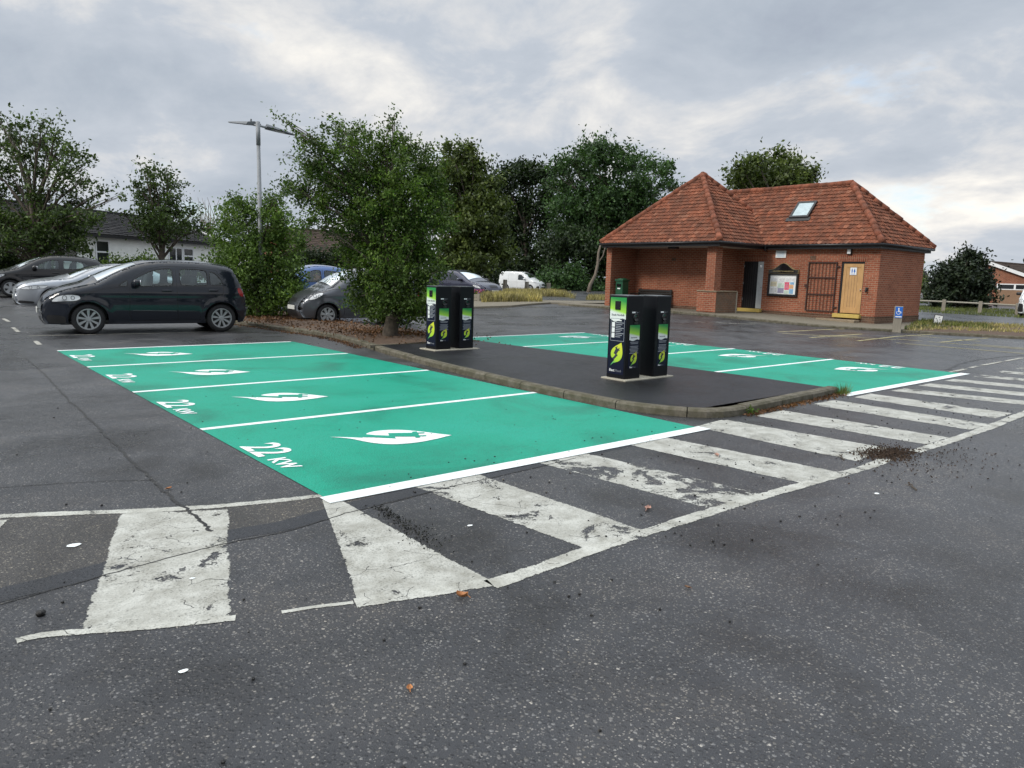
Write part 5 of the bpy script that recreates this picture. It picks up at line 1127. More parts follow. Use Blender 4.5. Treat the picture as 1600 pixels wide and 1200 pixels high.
tree('sycamore_tree', 'smaller sycamore with a flat spreading crown in front of the bungalow roof', 'tree', (252, 425), 33, [(x, y, rx * .85, ry * .9) for x, y, rx, ry in s2], 6000, .15, M['leaf_sycamore'], .17, spread=.45, lump=18, fuzz=.20, split=.3, twigs=2, limb_r=.3)
# trees behind, from left to right
t3 = [(700, 232, 12, 6), (722, 236, 16, 8), (735, 232, 8, 8), (715, 252, 26, 12), (742, 262, 22, 12), (700, 272, 26, 14), (728, 285, 30, 16), (758, 290, 24, 14), (690, 300, 28, 16), (718, 315, 34, 18), (755, 318, 30, 16), (778, 320, 18, 12), (700, 345, 34, 18), (740, 350, 36, 18), (775, 352, 26, 16), (715, 380, 36, 18), (755, 385, 34, 18), (700, 408, 30, 12), (740, 410, 36, 12), (785, 395, 20, 14), (690, 328, 20, 16)]
tree('field_maple', 'olive green tree just behind the hawthorn, its crown top thin against the sky', 'tree', (735, 450), 52, t3, 34000, .26, M['leaf_olive'], .26, spread=.5, lump=24, fuzz=.24, split=.2, twigs=1)
t4 = fill(775, 868, 268, 455, 3, 6, 24, 20) + [(800, 264, 16, 8), (828, 262, 18, 8), (850, 268, 14, 8), (812, 258, 8, 5)]
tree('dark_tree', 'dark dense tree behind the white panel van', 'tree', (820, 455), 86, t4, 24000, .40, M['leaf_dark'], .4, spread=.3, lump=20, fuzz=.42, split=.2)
t5 = [(935, 226, 30, 8), (915, 238, 30, 10), (962, 236, 30, 9), (985, 246, 24, 8), (895, 250, 28, 10), (940, 250, 36, 12), (1010, 258, 26, 9), (872, 262, 22, 9), (905, 268, 34, 12), (975, 265, 34, 10), (1035, 266, 22, 8), (1050, 258, 9, 6), (940, 282, 36, 12), (1000, 282, 30, 10), (1040, 288, 24, 8), (1060, 292, 8, 4), (878, 290, 30, 14), (912, 304, 34, 12), (962, 305, 34, 12), (1010, 306, 30, 9), (880, 325, 30, 16), (930, 330, 36, 13), (985, 330, 30, 11), (1025, 318, 16, 6), (890, 358, 32, 18), (945, 362, 34, 14), (990, 352, 20, 10)]
tree('ash_tree', 'broad spreading ash with layered foliage rising behind the shelter roof', 'tree', (925, 450), 78, t5 + fill(880, 1020, 300, 400, 4, 4, 30, 16), 40000, .36, M['leaf_ash'], .34, spread=.55, lump=22, fuzz=.36, split=.42, twigs=3, limb_r=.22, top=1.0)
t5b = fill(858, 1010, 360, 460, 4, 4, 28, 20)
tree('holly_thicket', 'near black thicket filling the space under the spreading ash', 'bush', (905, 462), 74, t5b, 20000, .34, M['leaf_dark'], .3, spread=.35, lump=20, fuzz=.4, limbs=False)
tree('holly_thicket', 'low green thicket between the white panel van and the shelter wall', 'bush', (890, 462), 70, [(880, 440, 22, 14), (905, 450, 24, 10), (868, 452, 14, 10), (925, 452, 16, 8), (855, 440, 14, 16), (895, 425, 14, 10)], 9000, .28, M['leaf_ash'], .12, spread=.3, lump=18, fuzz=.3, limbs=False)
b = MB(); lt = thing('leaning_tree', 'pale leaning tree stem with no leaves in front of the dark thicket', 'tree', at(921, 458, 64))
q = [at(*p, 64) for p in ((919, 460), (922, 445), (930, 430), (934, 412), (935, 395), (939, 380))]; b.tube(q, [.20, .15, .13, .12, .10, .06], 8); b.tube([q[3], at(942, 400, 64), at(946, 385, 64)], [.07, .05, .03], 6); b.build('trunk', M['bark_pale'], lt, True, smooth=True)
t6 = [(1160, 262, 18, 8), (1150, 276, 22, 8), (1185, 252, 20, 8), (1215, 248, 22, 8), (1240, 258, 20, 8), (1262, 270, 16, 7), (1195, 270, 34, 12), (1235, 276, 32, 10), (1172, 284, 26, 10), (1208, 292, 40, 12), (1250, 288, 28, 8), (1180, 305, 40, 14), (1230, 310, 40, 14), (1200, 340, 50, 20)]
tree('round_tree', 'mid green tree top showing above the tiled ridge of the toilet block', 'tree', (1200, 470), 52, t6, 15000, .27, M['leaf_olive'], .32, spread=.5, lump=22, fuzz=.28, split=.3)
t7 = [(1515, 396, 7, 8), (1510, 412, 14, 10), (1530, 402, 8, 8), (1490, 414, 10, 9), (1480, 425, 14, 10), (1500, 430, 26, 14), (1530, 422, 14, 14), (1468, 440, 14, 10), (1490, 450, 30, 14), (1525, 447, 22, 14), (1470, 462, 18, 12), (1500, 467, 34, 12), (1530, 467, 18, 12), (1462, 473, 14, 6), (1540, 440, 10, 16)]
tree('yew_bush', 'very dark broad evergreen bush beside the brick house across the road', 'bush', (1500, 479), 47, t7, 16000, .22, M['leaf_yew'], .2, spread=.4, lump=22, fuzz=.22, split=.1)
tree('small_tree', 'thin small tree beyond the corner of the toilet block', 'tree', (1436, 474), 66, [(1433, 424, 5, 8), (1436, 438, 7, 7), (1432, 450, 7, 7), (1444, 450, 6, 8), (1438, 462, 9, 8), (1448, 462, 8, 8)], 2500, .26, M['leaf_olive'], .1, spread=.4, lump=14, fuzz=.25)
# bare tree and hedges on the left
bt = thing('bare_tree', 'leafless grey twigged tree beyond the bungalow gable', 'tree', at(332, 440, 64)); b = MB(); p0 = at(330, 440, 64)
b.tube([p0, at(331, 390, 64), at(331, 362, 64)], [.16, .12, .07], 6)
for k in range(26):
    a = at(330 + random.uniform(-2, 2), random.uniform(350, 385), 64); e = at(random.uniform(304, 350), random.uniform(308, 352), 64 + random.uniform(-2, 2)); b.tube([a, (a + e) / 2 + RNG.normal(0, .25, 3), e], [.045, .03, .012], 4, False)
b.build('trunk', M['bark_pale'], bt, True)
def hedge(name, label, pts, depth, n, size, mat):
    tree(name, label, 'hedge', ((pts[0][0] + pts[-1][0]) / 2, 452), depth, pts, n, size, mat, .05, spread=.15, lump=20, fuzz=.16, limbs=False)
hedge('garden_hedge', 'clipped green hedge behind the furthest black hatchback', [(x, y, 16, 10) for x in range(-30, 70, 14) for y in (412, 428)], 33, 9000, .13, M['leaf_olive'])
hedge('garden_hedge', 'ragged hedge below the bungalow windows, above the roof of the tall black car', [(x, y + 4 * math.sin(x), 13, 9) for x in range(165, 240, 12) for y in (416, 428)] + [(x, 426, 12, 8) for x in range(240, 350, 14)], 36, 10000, .14, M['leaf_hawthorn'])
hedge('garden_hedge', 'dark hedge in front of the brown roofed house with a chimney', [(x, y, 15, 9) for x in range(455, 580, 14) for y in (400, 418)], 40, 9000, .15, M['leaf_dark'])
hedge('garden_hedge', 'dark hedge behind the navy car and the planter', [(x, y, 15, 12) for x in range(655, 775, 16) for y in (425, 445)], 58, 10000, .22, M['leaf_dark'])
hedge('garden_hedge', 'low hedge beyond the post and rail fence near the brick house', [(x, 478, 12, 5) for x in range(1425, 1470, 12)], 58, 2500, .2, M['leaf_olive'])
# far wood closing the horizon, with an added unseen treeline behind the camera
far = []
for x in range(-300, 2000, 26): far += [(at(x, 428 + (x - 800) * .028 + random.uniform(-14, -2), 150 + 20 * random.random()), (3.6, 3.6, 2.4 + random.random()))]
for k in range(150):
    a = R_(150 + k * 1.47); far.append((np.array([58 * math.cos(a) + 6, 58 * math.sin(a) + 4, 3.2 + random.random()]), (2.6, 2.6, 3.6 + random.random())))  # unseen ring of trees, added to darken reflections in the car sides
P = crown_points([(c, r) for c, r in far], 40000, 16, .6); leaf_mesh('far_wood_and_added_ring', P, .8, M['leaf_dark'], None, kind='stuff', label='low far treeline along the horizon, with an added unseen ring behind the camera', category='woodland') if False else tag(leaf_mesh('far_wood_and_added_ring', P, .8, M['leaf_dark'], None), 'low distant treeline closing the horizon behind the houses, with an added unseen ring behind the camera', 'woodland', None, 'stuff')
# grass
def blades(name, label, pts_px, n, h, mat, zoff=.07, depth=None):
    Q = np.array([gp(*p)[:2] for p in pts_px]); lo, hi = Q.min(0), Q.max(0); out = []
    while len(out) < n:
        p = lo + (hi - lo) * RNG.random((400, 2)); dens = np.sin(p[:, 0] * 2.3) * np.cos(p[:, 1] * 1.9) + np.sin(p[:, 0] * .9 + p[:, 1]); p = p[in_poly(p, Q) & (RNG.random(400) < .55 + .35 * dens)]; out += p.tolist()
    out = out[:n]; b = MB()
    for x, y in out:
        z = gz(x, y) + zoff - .01; hh = h * random.uniform(.4, 1.15); a = random.uniform(0, 6.28); w = .012 + .010 * h; l = random.uniform(.1, .5) * hh; d = np.array([math.cos(a), math.sin(a), 0]); s = np.array([-d[1], d[0], 0]) * w; o = np.array([x, y, z])
        b.add([o - s, o + s, o + d * l * .4 + s * .7 + (0, 0, hh * .6), o + d * l + (0, 0, hh)], [[0, 1, 2], [0, 2, 3]])
    return tag(b.build(name, mat), label, 'grass', None, 'stuff')
blades('dry_grass', 'dry yellow grass on the verge right of the toilet block', [(1415, 521), (1470, 519), (1620, 524), (1620, 513), (1560, 509), (1440, 505), (1425, 511)], 2600, .13, M['dry_grass'])
blades('green_grass', 'green grass tufts by the wooden posts on the verge', [(1412, 519), (1480, 516), (1560, 519), (1540, 511), (1440, 504), (1425, 509)], 1500, .17, M['green_grass'])
blades('dry_grass', 'tall dry grass beside the timber planter', [(752, 475), (848, 474), (842, 468), (755, 466)], 5200, .42, M['dry_grass'])
blades('dry_grass', 'dry grass strip in front of the white panel van', [(776, 463), (880, 464), (900, 467), (872, 460), (800, 458)], 5200, .42, M['dry_grass'], .02)
blades('dry_grass', 'dry grass patch left of the shelter wall', [(915, 469), (952, 470), (952, 466), (925, 465)], 700, .3, M['dry_grass'], .02)
blades('green_grass', 'mown grass under the post and rail fence', [(1424, 487), (1600, 497), (1600, 486), (1424, 478)], 4200, .16, M['green_grass'], .0)
wt = thing('weed_tuft', 'small grassy weed growing at the island kerb corner', 'weed', (9.95, 4.62, 0)); P = []
b = MB()
for k in range(150):
    a = random.uniform(0, 6.28); r = random.uniform(0, .16); h = random.uniform(.04, .17); o = np.array([9.95 + r * math.cos(a), 4.60 + r * .6 * math.sin(a), 0]); d = np.array([math.cos(a), math.sin(a), 0]); s = np.array([-d[1], d[0], 0]) * .005
    b.add([o - s, o + s, o + d * h * .5 + (0, 0, h)], [[0, 1, 2]])
b.build('foliage', M['green_grass'], wt, True)
wt = thing('weed_tuft', 'tiny green weed in the kerb face near the front island corner', 'weed', (7.42, 4.47, 0)); b = MB()
leaf_mesh('foliage', np.array([7.42, 4.455, .05]) + RNG.normal(0, 1, (60, 3)) * (.05, .02, .03), .035, M['leaf_bright'], wt)
# fallen leaves, litter
def litter(name, label, cx, cy, sx_, sy_, n, size, z, mat, zr=.02):
    q = np.stack([cx + RNG.normal(0, sx_, n), cy + RNG.normal(0, sy_, n), np.zeros(n)], 1); q[:, 2] = [gz(a, b_) + z + zr * random.random() for a, b_ in q[:, :2]]
    return tag(leaf_mesh(name, q, size, mat, None, up=-3.), label, 'litter', None, 'stuff')
litter('leaf_litter', 'brown fallen leaves under the hawthorn on the island soil', 8.6, 14.3, .55, .9, 2600, .055, .11, M['dead_leaves'], .05)
litter('leaf_litter', 'brown fallen leaves under the light green bush', 8.4, 19.6, .7, 1.6, 2600, .06, .12, M['dead_leaves'], .04)
def kerb_litter(label, path, n, sd):
    P = [np.array(p) for p in path]; q = []
    for _ in range(n):
        k = random.randrange(len(P) - 1); p = P[k] + (P[k + 1] - P[k]) * random.random() + RNG.normal(0, sd, 2); q.append((p[0], p[1], .006 + .012 * random.random()))
    tag(leaf_mesh('leaf_litter', np.array(q), .035, M['dead_leaves'], None, up=-3.), label, 'litter', None, 'stuff')
kerb_litter('crumbs of dead leaf along the outer face of the front island kerb', [(7.3, 4.44), (8.4, 4.52), (9.9, 4.60)], 900, .05)
kerb_litter('dead leaves gathered along the island kerb by the hawthorn', [(6.95, 12.8), (7.25, 14.2), (7.3, 15.6), (7.1, 17.2), (6.9, 19.5)], 1200, .07)
q = []
MP = [gp(*p)[:2] for p in [(588, 792), (612, 806), (636, 822), (656, 838), (672, 852)]]
for _ in range(420):
    k = random.randrange(4); p = MP[k] + (MP[k + 1] - MP[k]) * random.random() + RNG.normal(0, .022 + .012 * k, 2); q.append((p[0], p[1], .004 + .008 * random.random()))
simple('dirt_brown', (.045, .028, .017), .9, var=.6, scale=80); simple('moss_crumb', (.012, .013, .009), .8, var=.5, scale=60)
tag(leaf_mesh('moss_crumbs', np.array(q), .014, M['moss_crumb'], None, up=-3.), 'dark damp moss and dirt along the edge of the narrow hatching stripe', 'dirt', None, 'stuff')
dp = gp(1388, 710)
litter('twig_litter', 'brown heap of twigs and dirt on the broken hatching line', dp[0], dp[1], .17, .10, 1500, .022, .004, M['dirt_brown'], .014)
litter('twig_litter', 'scattered twigs and crumbs on the road beside the dirt heap', dp[0] + .1, dp[1] - .35, .55, .22, 260, .018, .004, M['dirt_brown'], .005)
b = MB()
for k in range(420):
    if k < 260: p = np.array([random.uniform(2.2, 11), random.uniform(2.0, 4.6)])
    else: p = np.array([random.uniform(-1, 6), random.uniform(1.4, 9)])
    s = random.uniform(.004, .011); b.blob((p[0], p[1], .006), (s, s * .8, s * .6), 1, 5, 3, random.uniform(0, 3))
tag(b.build('loose_grit', M['asphalt_crack']), 'dark crumbs of grit scattered over the tarmac', 'grit', None, 'stuff')
def fallen(label, px, L, mat, rz, curl=.3):
    c = gp(*px); t = thing('fallen_leaf', label, 'leaf', (c[0], c[1], .006), rz); b = MB(); rows = []
    for i in range(7):
        u = i / 6; w = L * .34 * math.sin(math.pi * min(1, u * .92 + .04)) ** .8
        rows.append([(L * (u - .5), w * s, curl * L * (abs(s) ** 1.5 * .7 + (2 * u - 1) ** 2 * .4)) for s in (-1, -.5, 0, .5, 1)])
    b.add([v for r in rows for v in r], [[i * 5 + j, i * 5 + j + 1, (i + 1) * 5 + j + 1, (i + 1) * 5 + j] for i in range(6) for j in range(4)]); b.build('blade', mat, t, smooth=True)
    b = MB(); b.tube([(-L * .75, 0, .004), (-L * .5, 0, curl * L * .4 + .002), (L * .45, 0, curl * L * .4 + .002)], [.002, .002, .001], 5); b.build('stalk', mat, t)
simple('leaf_orange', (.40, .17, .06), .6, var=.35, scale=60); simple('leaf_pinkbrown', (.38, .22, .17), .7, var=.3, scale=60); simple('leaf_brown', (.16, .085, .045), .7, var=.3, scale=60)
fallen('curled orange brown leaf lying in front of the nearest hatching stripe', (722, 935), .055, M['leaf_orange'], 2.2, .5)
fallen('pale pinkish dead leaf between two hatching stripes', (1012, 797), .065, M['leaf_pinkbrown'], .4)
fallen('pale dead leaf lying on a white hatching stripe', (1120, 713), .065, M['leaf_pinkbrown'], .9)
fallen('brown leaf near the lower edge of the open tarmac', (640, 1079), .035, M['leaf_orange'], 1.1)
fallen('yellow brown scrap lying in the long tarmac crack', (264, 765), .04, M['leaf_orange'], .3)
fallen('small brown leaf alone on the open tarmac toward the road', (1074, 920), .03, M['leaf_brown'], 1.8)
pb = gp(64, 962); t = thing('pebble', 'dark stone lying on the tarmac beside the leftmost hatching stripe', 'stone', (pb[0], pb[1], .0)); b = MB(); b.blob((0, 0, .012), (.02, .016, .014), .8, 10, 6); b.build('stone', M['asphalt_crack'], t, smooth=True)
for px, l in (((1316, 716), 'dark twig lying beside the dirt heap'), ((1427, 762), 'dark twig lying on the road before the dirt heap')):
    c = gp(*px); t = thing('fallen_twig', l, 'twig', (c[0], c[1], .008), .6); b = MB(); b.tube([(-.09, 0, 0), (-.02, .012, .004), (.05, -.004, .002), (.1, .012, 0)], [.006, .006, .005, .003], 6); b.build('stem', M['bark'], t); b = MB(); b.tube([(-.02, .012, .004), (.03, .05, .004)], [.004, .002], 5); b.build('side_shoot', M['bark'], t)
# ================================================================ lamp post
lp = at(410, 496, 21.3); ltp = thing('lamp_post', 'grey metal lamp post with two flat lamp heads above the light green bush', 'lamp post', (lp[0], lp[1], 0)); D = 21.3
topz = at(409, 199, D)[2]; b = MB(); b.tube([(lp[0], lp[1], 0), (lp[0], lp[1], 2.0), (lp[0], lp[1], topz - .62)], [.072, .068, .05], 14); b.tube([(lp[0], lp[1], topz - .64), (lp[0], lp[1], topz)], [.06, .06], 14); b.build('post', M['galvanised'], ltp, True, smooth=True)
E1, E2 = at(359, 191, D + .3), at(460, 211, D - .3); ct = np.array([lp[0], lp[1], topz - .10])
for e in (E1, E2):
    v = e - ct; Lh = np.linalg.norm(v); d = v / Lh; s = np.cross(d, (0, 0, 1)); s /= np.linalg.norm(s); u = np.cross(s, d)
    b = MB(); b.tube([ct, ct + d * .25], .03, 8); b.build('bracket', M['galvanised'], ltp, True)
    b = MB(); n = 9; vs = []
    for k in range(n):
        q = k / (n - 1); p = ct + d * (.22 + (Lh - .22) * q); w = .24 * (1 - .75 * q ** 2.2); h = .10 * (1 - .72 * q)
        vs += [p + s * w - u * .01, p + s * w * .8 + u * h * .6, p + u * h, p - s * w * .8 + u * h * .6, p - s * w - u * .01, p - u * .022]
    b.add(vs, [[k * 6 + j, k * 6 + (j + 1) % 6, (k + 1) * 6 + (j + 1) % 6, (k + 1) * 6 + j] for k in range(n - 1) for j in range(6)] + [[5, 4, 3, 2, 1, 0], [(n - 1) * 6 + j for j in range(6)]]); hd = b.build('lamp_head', M['steel_grey'], ltp, True)
    b = MB(); p = ct + d * (.22 + (Lh - .22) * .42); b.add([p + s * .11 - u * .018 - d * .2, p - s * .11 - u * .018 - d * .2, p - s * .10 - u * .024 + d * .2, p + s * .10 - u * .024 + d * .2], [[0, 1, 2, 3]]); b.build('lens', M['lens_white'], hd, True)
    b = MB(); p = ct + d * .42 + u * .085; b.tube([p, p + u * .07], [.03, .022], 8); b.build('light_sensor', M['steel_grey'], hd, True)
# ================================================================ posts, signs, fence, planter
def timber_post(name, label, cat, x, y, w, h, group=None, tilt=0, mat='grey_timber'):
    z = gz(x, y); t = thing(name, label, cat, (x, y, z), tilt, group); b = MB(); hw = w / 2; n = 7; vs = []
    for k in range(n):
        q = k / (n - 1); j = RNG.normal(0, .006, 2); s = hw * (1 - .04 * q)
        vs += [(-s + j[0], -s, h * q - .05), (s + j[1], -s, h * q - .05), (s, s + j[0], h * q - .05), (-s, s + j[1], h * q - .05)]
    b.add(vs, [[k * 4 + a, k * 4 + (a + 1) % 4, (k + 1) * 4 + (a + 1) % 4, (k + 1) * 4 + a] for k in range(n - 1) for a in range(4)] + [[(n - 1) * 4 + a for a in range(4)]]); b.build('post', M[mat], t, bevel=.012); return t
dpx, dpy = g(1409, 514, .1)[:2]; post = timber_post('sign_post', 'squat timber post carrying a blue disabled parking sign by the toilet block corner', 'sign post', 25.0, 10.0, .24, .90, None, .5)
def local_plate(t, w0, w1, z0, z1, d, name, mat, par=None, y=-.15):
    b = MB(); b.box(w0, w1, y - d, y - d + .008, z0, z1); return b.build(name, M[mat], par or t, bevel=.003)
post.rotation_euler[2] = R_(-62); pl_ = local_plate(post, -.105, .105, .47, .83, .012, 'sign_plate', 'sign_blue', None, -.12)
b = MB(); y = -.136
b.blob((-.012, y, .775), (.022, .004, .022), 1, 10, 6); b.prism([(-.028, y, .752), (.004, y, .752), (.012, y, .685), (.058, y, .685), (.076, y, .627), (.058, y, .622), (.040, y, .662), (-.02, y, .662)], (0, .003, 0))
ring = [(-.012 + .055 * math.cos(a), y, .640 + .055 * math.sin(a)) for a in np.linspace(2.2, 6.0, 16)]; b.tube(ring, .008, 6, True); b.box(-.09, .09, y, y + .003, .495, .53); b.build('wheelchair_emblem', M['sign_white'], pl_)
st2 = timber_post('sign_post', 'short leaning stub with a scuffed white plate on the grass verge', 'sign post', 30.4, 10.75, .10, .42, None, 0); st2.rotation_euler = (.0, .16, R_(-62))
b = MB(); b.box(-.15, .15, -.09, -.05, .10, .44); bd = b.build('sign_board', M['dark_timber'], st2, bevel=.008); b = MB(); b.box(-.13, .13, -.10, -.09, .12, .42); pp = b.build('sign_plate', M['sign_white'], bd); b = MB()
for x, z in ((-.07, .29), (.02, .35), (.06, .27), (-.02, .24)): b.blob((x, -.101, z), (.026, .003, .026), .8, 8, 5)
b.build('scuff_mark', M['text_grey'], pp)
for px, h, l in (((789, 459), .95, 'weathered timber bollard in front of the van rear wheel'), ((823, 459), .85, 'weathered timber bollard in front of the van front wheel'), ((857, 460), .8, 'weathered timber bollard standing clear past the van nose'), ((761, 459), 1.0, 'weathered timber bollard behind the planter at the navy car nose')):
    p = at(px[0], 452, 55); timber_post('timber_bollard', l, 'bollard', p[0], p[1], .24, h * 1.05, 'timber bollards by the far grass strip')
FN = thing('rail_fence', 'low post and rail fence with one pale rail across the road', 'fence', (44, 15.4, .0)); fpost = [np.append(at(px, py, 40.5)[:2], 0) for px, py in ((1300, 480), (1382, 486), (1473, 490), (1530, 492), (1588, 495), (1650, 500))]
for p in fpost:
    zz = gz(p[0], p[1]); b = MB(); b.box(p[0] - .09, p[0] + .09, p[1] - .09, p[1] + .09, zz - .05, zz + .66, R_(20)); b.build('fence_post', M['grey_timber'], FN, True, bevel=.01)
for a, c in zip(fpost, fpost[1:]):
    b = MB(); b.tube([a + (0, 0, gz(*a[:2]) + .54), c + (0, 0, gz(*c[:2]) + .54)], .045, 8); b.build('rail', M['pale_concrete'], FN, True)
# planter with flowers
pc_ = at(722, 473, 36); PT = thing('timber_planter', 'grey timber planter box with purple and orange flowers in front of the navy car', 'planter', (pc_[0], pc_[1], .1)); ax = np.array([.53, -.85]); ay = np.array([.85, .53])
def obx(b, a0, a1, b0, b1, z0, z1): b.add([tuple(pc_[:2] + ax * a + ay * c) + (z,) for a in (a0, a1) for c in (b0, b1) for z in (z0, z1)], [[0, 1, 3, 2], [4, 6, 7, 5], [0, 4, 5, 1], [2, 3, 7, 6], [0, 2, 6, 4], [1, 5, 7, 3]])
b = MB()
for k in range(3): obx(b, -1.05, 1.05, -.5, .5, .1 + .15 * k, .242 + .15 * k)
b.build('planter_box', M['grey_timber'], PT, True, bevel=.01)
b = MB(); obx(b, 1.0, 1.12, -.56, -.44, .05, .58); obx(b, -1.12, -1.0, -.56, -.44, .05, .58); b.build('corner_post', M['grey_timber'], PT, True)
P = np.stack([RNG.uniform(-1, 1, 900), RNG.uniform(-.45, .45, 900), .54 + .16 * RNG.random(900)], 1); P3 = np.array([list(pc_[:2] + ax * p[0] + ay * p[1]) + [p[2]] for p in P])
leaf_mesh('foliage', P3[:450], .10, M['leaf_hawthorn'], PT); leaf_mesh('purple_flowers', P3[450:720] + (0, 0, .08), .10, M['flower_purple'], PT, asp=.9); leaf_mesh('orange_flowers', P3[720:] + (0, 0, .05), .09, M['flower_orange'], PT, asp=.9)
# ================================================================ houses
def frame3(o, d):                                           # local frame: along d, away from viewer, up
    d = np.array([d[0], d[1], 0.]); d /= np.linalg.norm(d); n_ = np.array([-d[1], d[0], 0.]); o = np.array(o, float)
    return lambda a, n, z: o + d * a + n_ * n + np.array([0, 0, z])
def lbox(b, F, a0, a1, n0, n1, z0, z1): b.add([F(a, n, z) for a in (a0, a1) for n in (n0, n1) for z in (z0, z1)], [[0, 1, 3, 2], [4, 6, 7, 5], [0, 4, 5, 1], [2, 3, 7, 6], [0, 2, 6, 4], [1, 5, 7, 3]])
def house(name, label, F, Lh, D, ez, rz_, wallm, roofm, gable='house_wall', over=.35, base=0., windows=(), rowt=.3, barge=True, chim=None, gable_end=True):
    o = F(Lh / 2, D / 2, base); t = thing(name, label, 'house', o); b = MB()
    lbox(b, F, 0, Lh, 0, D, base - .3, ez); w = b.build('wall', M[wallm], t, True)
    for a in (0, Lh): b = MB(); b.prism([F(a, 0, ez), F(a, D, ez), F(a, D / 2, rz_ - .08)], F(.2 if a == 0 else -.2, 0, 0) - F(0, 0, 0)); b.build('gable', M[wallm], t, True)
    b = MB(); dn = D / 2 + over; sl = (rz_ - ez) / (D / 2); z0 = ez - over * sl
    E0 = F(-over, -over, z0 + .1); U = F(1, 0, 0) - F(0, 0, 0); n_ = F(0, 1, 0) - F(0, 0, 0); V = n_ + np.array([0, 0, sl]); ll = np.linalg.norm(V); V /= ll
    tile_slope(b, E0, U, V, [(0, 0), (Lh + 2 * over, 0), (Lh + 2 * over, dn * ll), (0, dn * ll)], .33, rowt, .012)
    E1 = F(-over, D + over, z0 + .1); V2 = -n_ + np.array([0, 0, sl]); V2 /= ll
    b.quad(E1, E1 + U * (Lh + 2 * over), E1 + U * (Lh + 2 * over) + V2 * dn * ll, E1 + V2 * dn * ll); r = b.build('roof', M[roofm], t, True)
    b = MB(); b.tube([F(-over, D / 2, rz_ + .12), F(Lh + over, D / 2, rz_ + .12)], .10, 8); b.build('ridge_tiles', M[roofm], r, True)
    b = MB(); lbox(b, F, -over, Lh + over, -over, -over + .03, z0 - .06, z0 + .12); b.build('fascia', M['fascia_black' if wallm == 'white_render' else 'white_upvc'], t, True)
    if barge:
        for a in (-over - .03, Lh + over + .0):
            b = MB()
            for s in (0, 1):
                q = [(-over, z0), (-over, z0 + .26), (D / 2, rz_ + .18), (D / 2, rz_ - .1)]
                if s: q = [(D - n, z) for n, z in q]
                b.prism([F(a, n, z) for n, z in q], F(.03, 0, 0) - F(0, 0, 0))
            b.build('bargeboard', M['white_upvc'], t, True)
    if chim is not None:
        b = MB(); lbox(b, F, chim - .35, chim + .35, D / 2 - .35, D / 2 + .35, rz_ - .5, rz_ + 1.25); lbox(b, F, chim - .42, chim + .42, D / 2 - .42, D / 2 + .42, rz_ + 1.25, rz_ + 1.4); ch = b.build('chimney', M['house_brick'], r, True)
        b = MB(); c = F(chim, D / 2, 0); b.lathe([(.13, rz_ + 1.4), (.11, rz_ + 1.75)], c, 'z', 12); b.build('chimney_pot', M['ridge_tiles'], ch, True)
    for kind, a0, a1, w0, w1, mull in windows:
        b = MB(); fw = .08; lbox(b, F, a0, a1, -.04, .02, w0, w0 + fw); lbox(b, F, a0, a1, -.04, .02, w1 - fw, w1)
        for a in [a0] + [a0 + (a1 - a0) * m_ for m_ in mull] + [a1 - fw]: lbox(b, F, a, a + fw, -.045, .02, w0 + fw, w1 - fw)
        if kind == 'top': lbox(b, F, a0 + fw, a1 - fw, -.043, .02, w0 + (w1 - w0) * .62, w0 + (w1 - w0) * .62 + fw)
        f = b.build('door' if kind == 'door' else 'window', M['white_upvc'], t, True)
        b = MB(); lbox(b, F, a0 + fw, a1 - fw, -.02, .0, w0 + fw, w1 - fw); b.build('pane', M['window_pane'], f, True)
        b = MB(); lbox(b, F, a0 - .08, a1 + .08, -.10, -.042, w0 - .09, w0 - .01); b.build('sill', M['white_upvc'], f, True)
    return t
nn = NT('window_pane'); nn.set(col=(.02, .024, .027), rough=.06, spec=.6)
A0, A1 = at(150, 362, 38), at(345, 383, 48); A0[2] = A1[2] = 0; dv = (A1 - A0) / np.linalg.norm(A1 - A0); start = A0 - dv * 16; F1 = frame3(start, dv); LB_ = np.linalg.norm(A1 - start)
def along(px, d0=(A0, dv)):                                  # metres along the bungalow front for a picture column
    d = ray(px, 380); a = np.array([[d[0], -dv[0]], [d[1], -dv[1]]]); s = np.linalg.solve(a, start[:2]); return s[1]
ez = 3.05
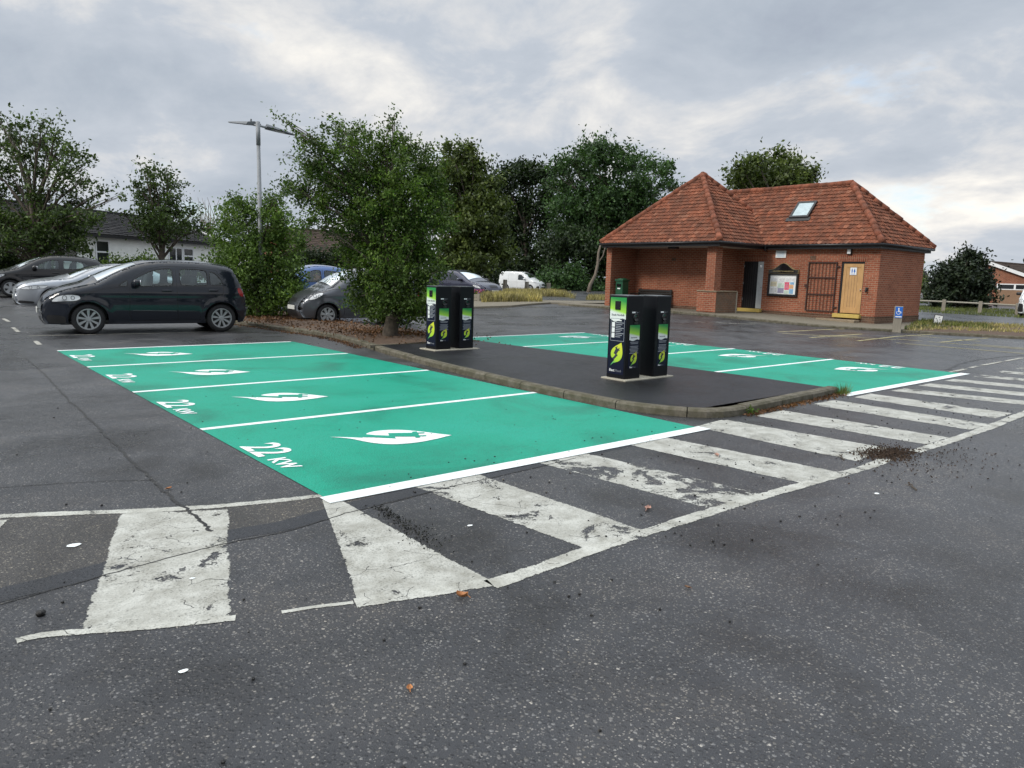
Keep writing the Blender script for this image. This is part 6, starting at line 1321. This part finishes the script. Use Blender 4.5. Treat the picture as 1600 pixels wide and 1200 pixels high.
house('bungalow', 'long white rendered bungalow with a dark tiled roof behind the sycamores', F1, LB_, 8.5, ez, 4.45, 'white_render', 'slate_tiles', rowt=.34, base=.1,
    windows=[('win', along(62), along(120), 1.62, 2.65, (.33, .62)), ('win', along(0), along(30), 1.62, 2.6, (.5,)), ('top', along(148), along(170), 1.0, 2.75, ()), ('top', along(285), along(301), 1.2, 2.62, ()), ('win', along(262), along(284), 1.2, 2.62, (.5,)), ('win', along(-60), along(-25), 1.6, 2.6, (.5,))])
hB = at(455, 408, 56); F2 = frame3((hB[0], hB[1], 0), at(560, 412, 60)[:2] - hB[:2]); house('cottage', 'low brown roofed house with a brick chimney between the two island bushes', F2, 9, 7, 2.7, 4.65, 'house_brick', 'brown_tiles', base=.0, barge=False, chim=.6)
hC = at(1527, 480, 62); hD = at(1640, 486, 60); F3 = frame3((hC[0], hC[1], 0), hD[:2] - hC[:2])
# brick house: gable faces the camera, so its ridge runs away; build in a turned frame
gd = np.array([-.06, -.998]); perp = np.array([-gd[1], gd[0]]); apx = at(1548, 408, 61); 
gw = 8.6; o3 = apx[:2] - gd * (gw / 2); F4 = frame3((o3[0] + gd[0] * gw, o3[1] + gd[1] * gw, 0), (perp[0], perp[1]))
HS = house('brick_house', 'red brick house with white bargeboards at the far right edge across the road', F4, 12, gw, 1.95, 3.6, 'house_brick', 'brown_tiles', base=.0, over=.3)
F5 = frame3((o3[0], o3[1], 0), gd); b = MB(); ga0 = gw / 2 + .75; lbox(b, F5, ga0, ga0 + 2.5, -.05, .02, 0, 1.45); gdr = b.build('garage_door', M['brown_boards'], HS, True)
b = MB(); lbox(b, F5, ga0 - .05, ga0 + 2.55, -.06, .02, 1.45, 1.95); 
f = b.build('window', M['white_upvc'], HS, True); b = MB(); lbox(b, F5, ga0 + .07, ga0 + 1.2, -.075, -.06, 1.53, 1.87); lbox(b, F5, ga0 + 1.35, ga0 + 2.43, -.075, -.06, 1.53, 1.87); b.build('pane', M['window_pane'], f, True)
hE = at(1434, 458, 88); F6 = frame3((hE[0] - 4, hE[1] + 5, 0), (.5, -.87)); house('distant_house', 'small pale gabled house glimpsed past the corner of the toilet block', F6, 7, 6, 2.3, 3.2, 'white_render', 'slate_tiles', base=0.)
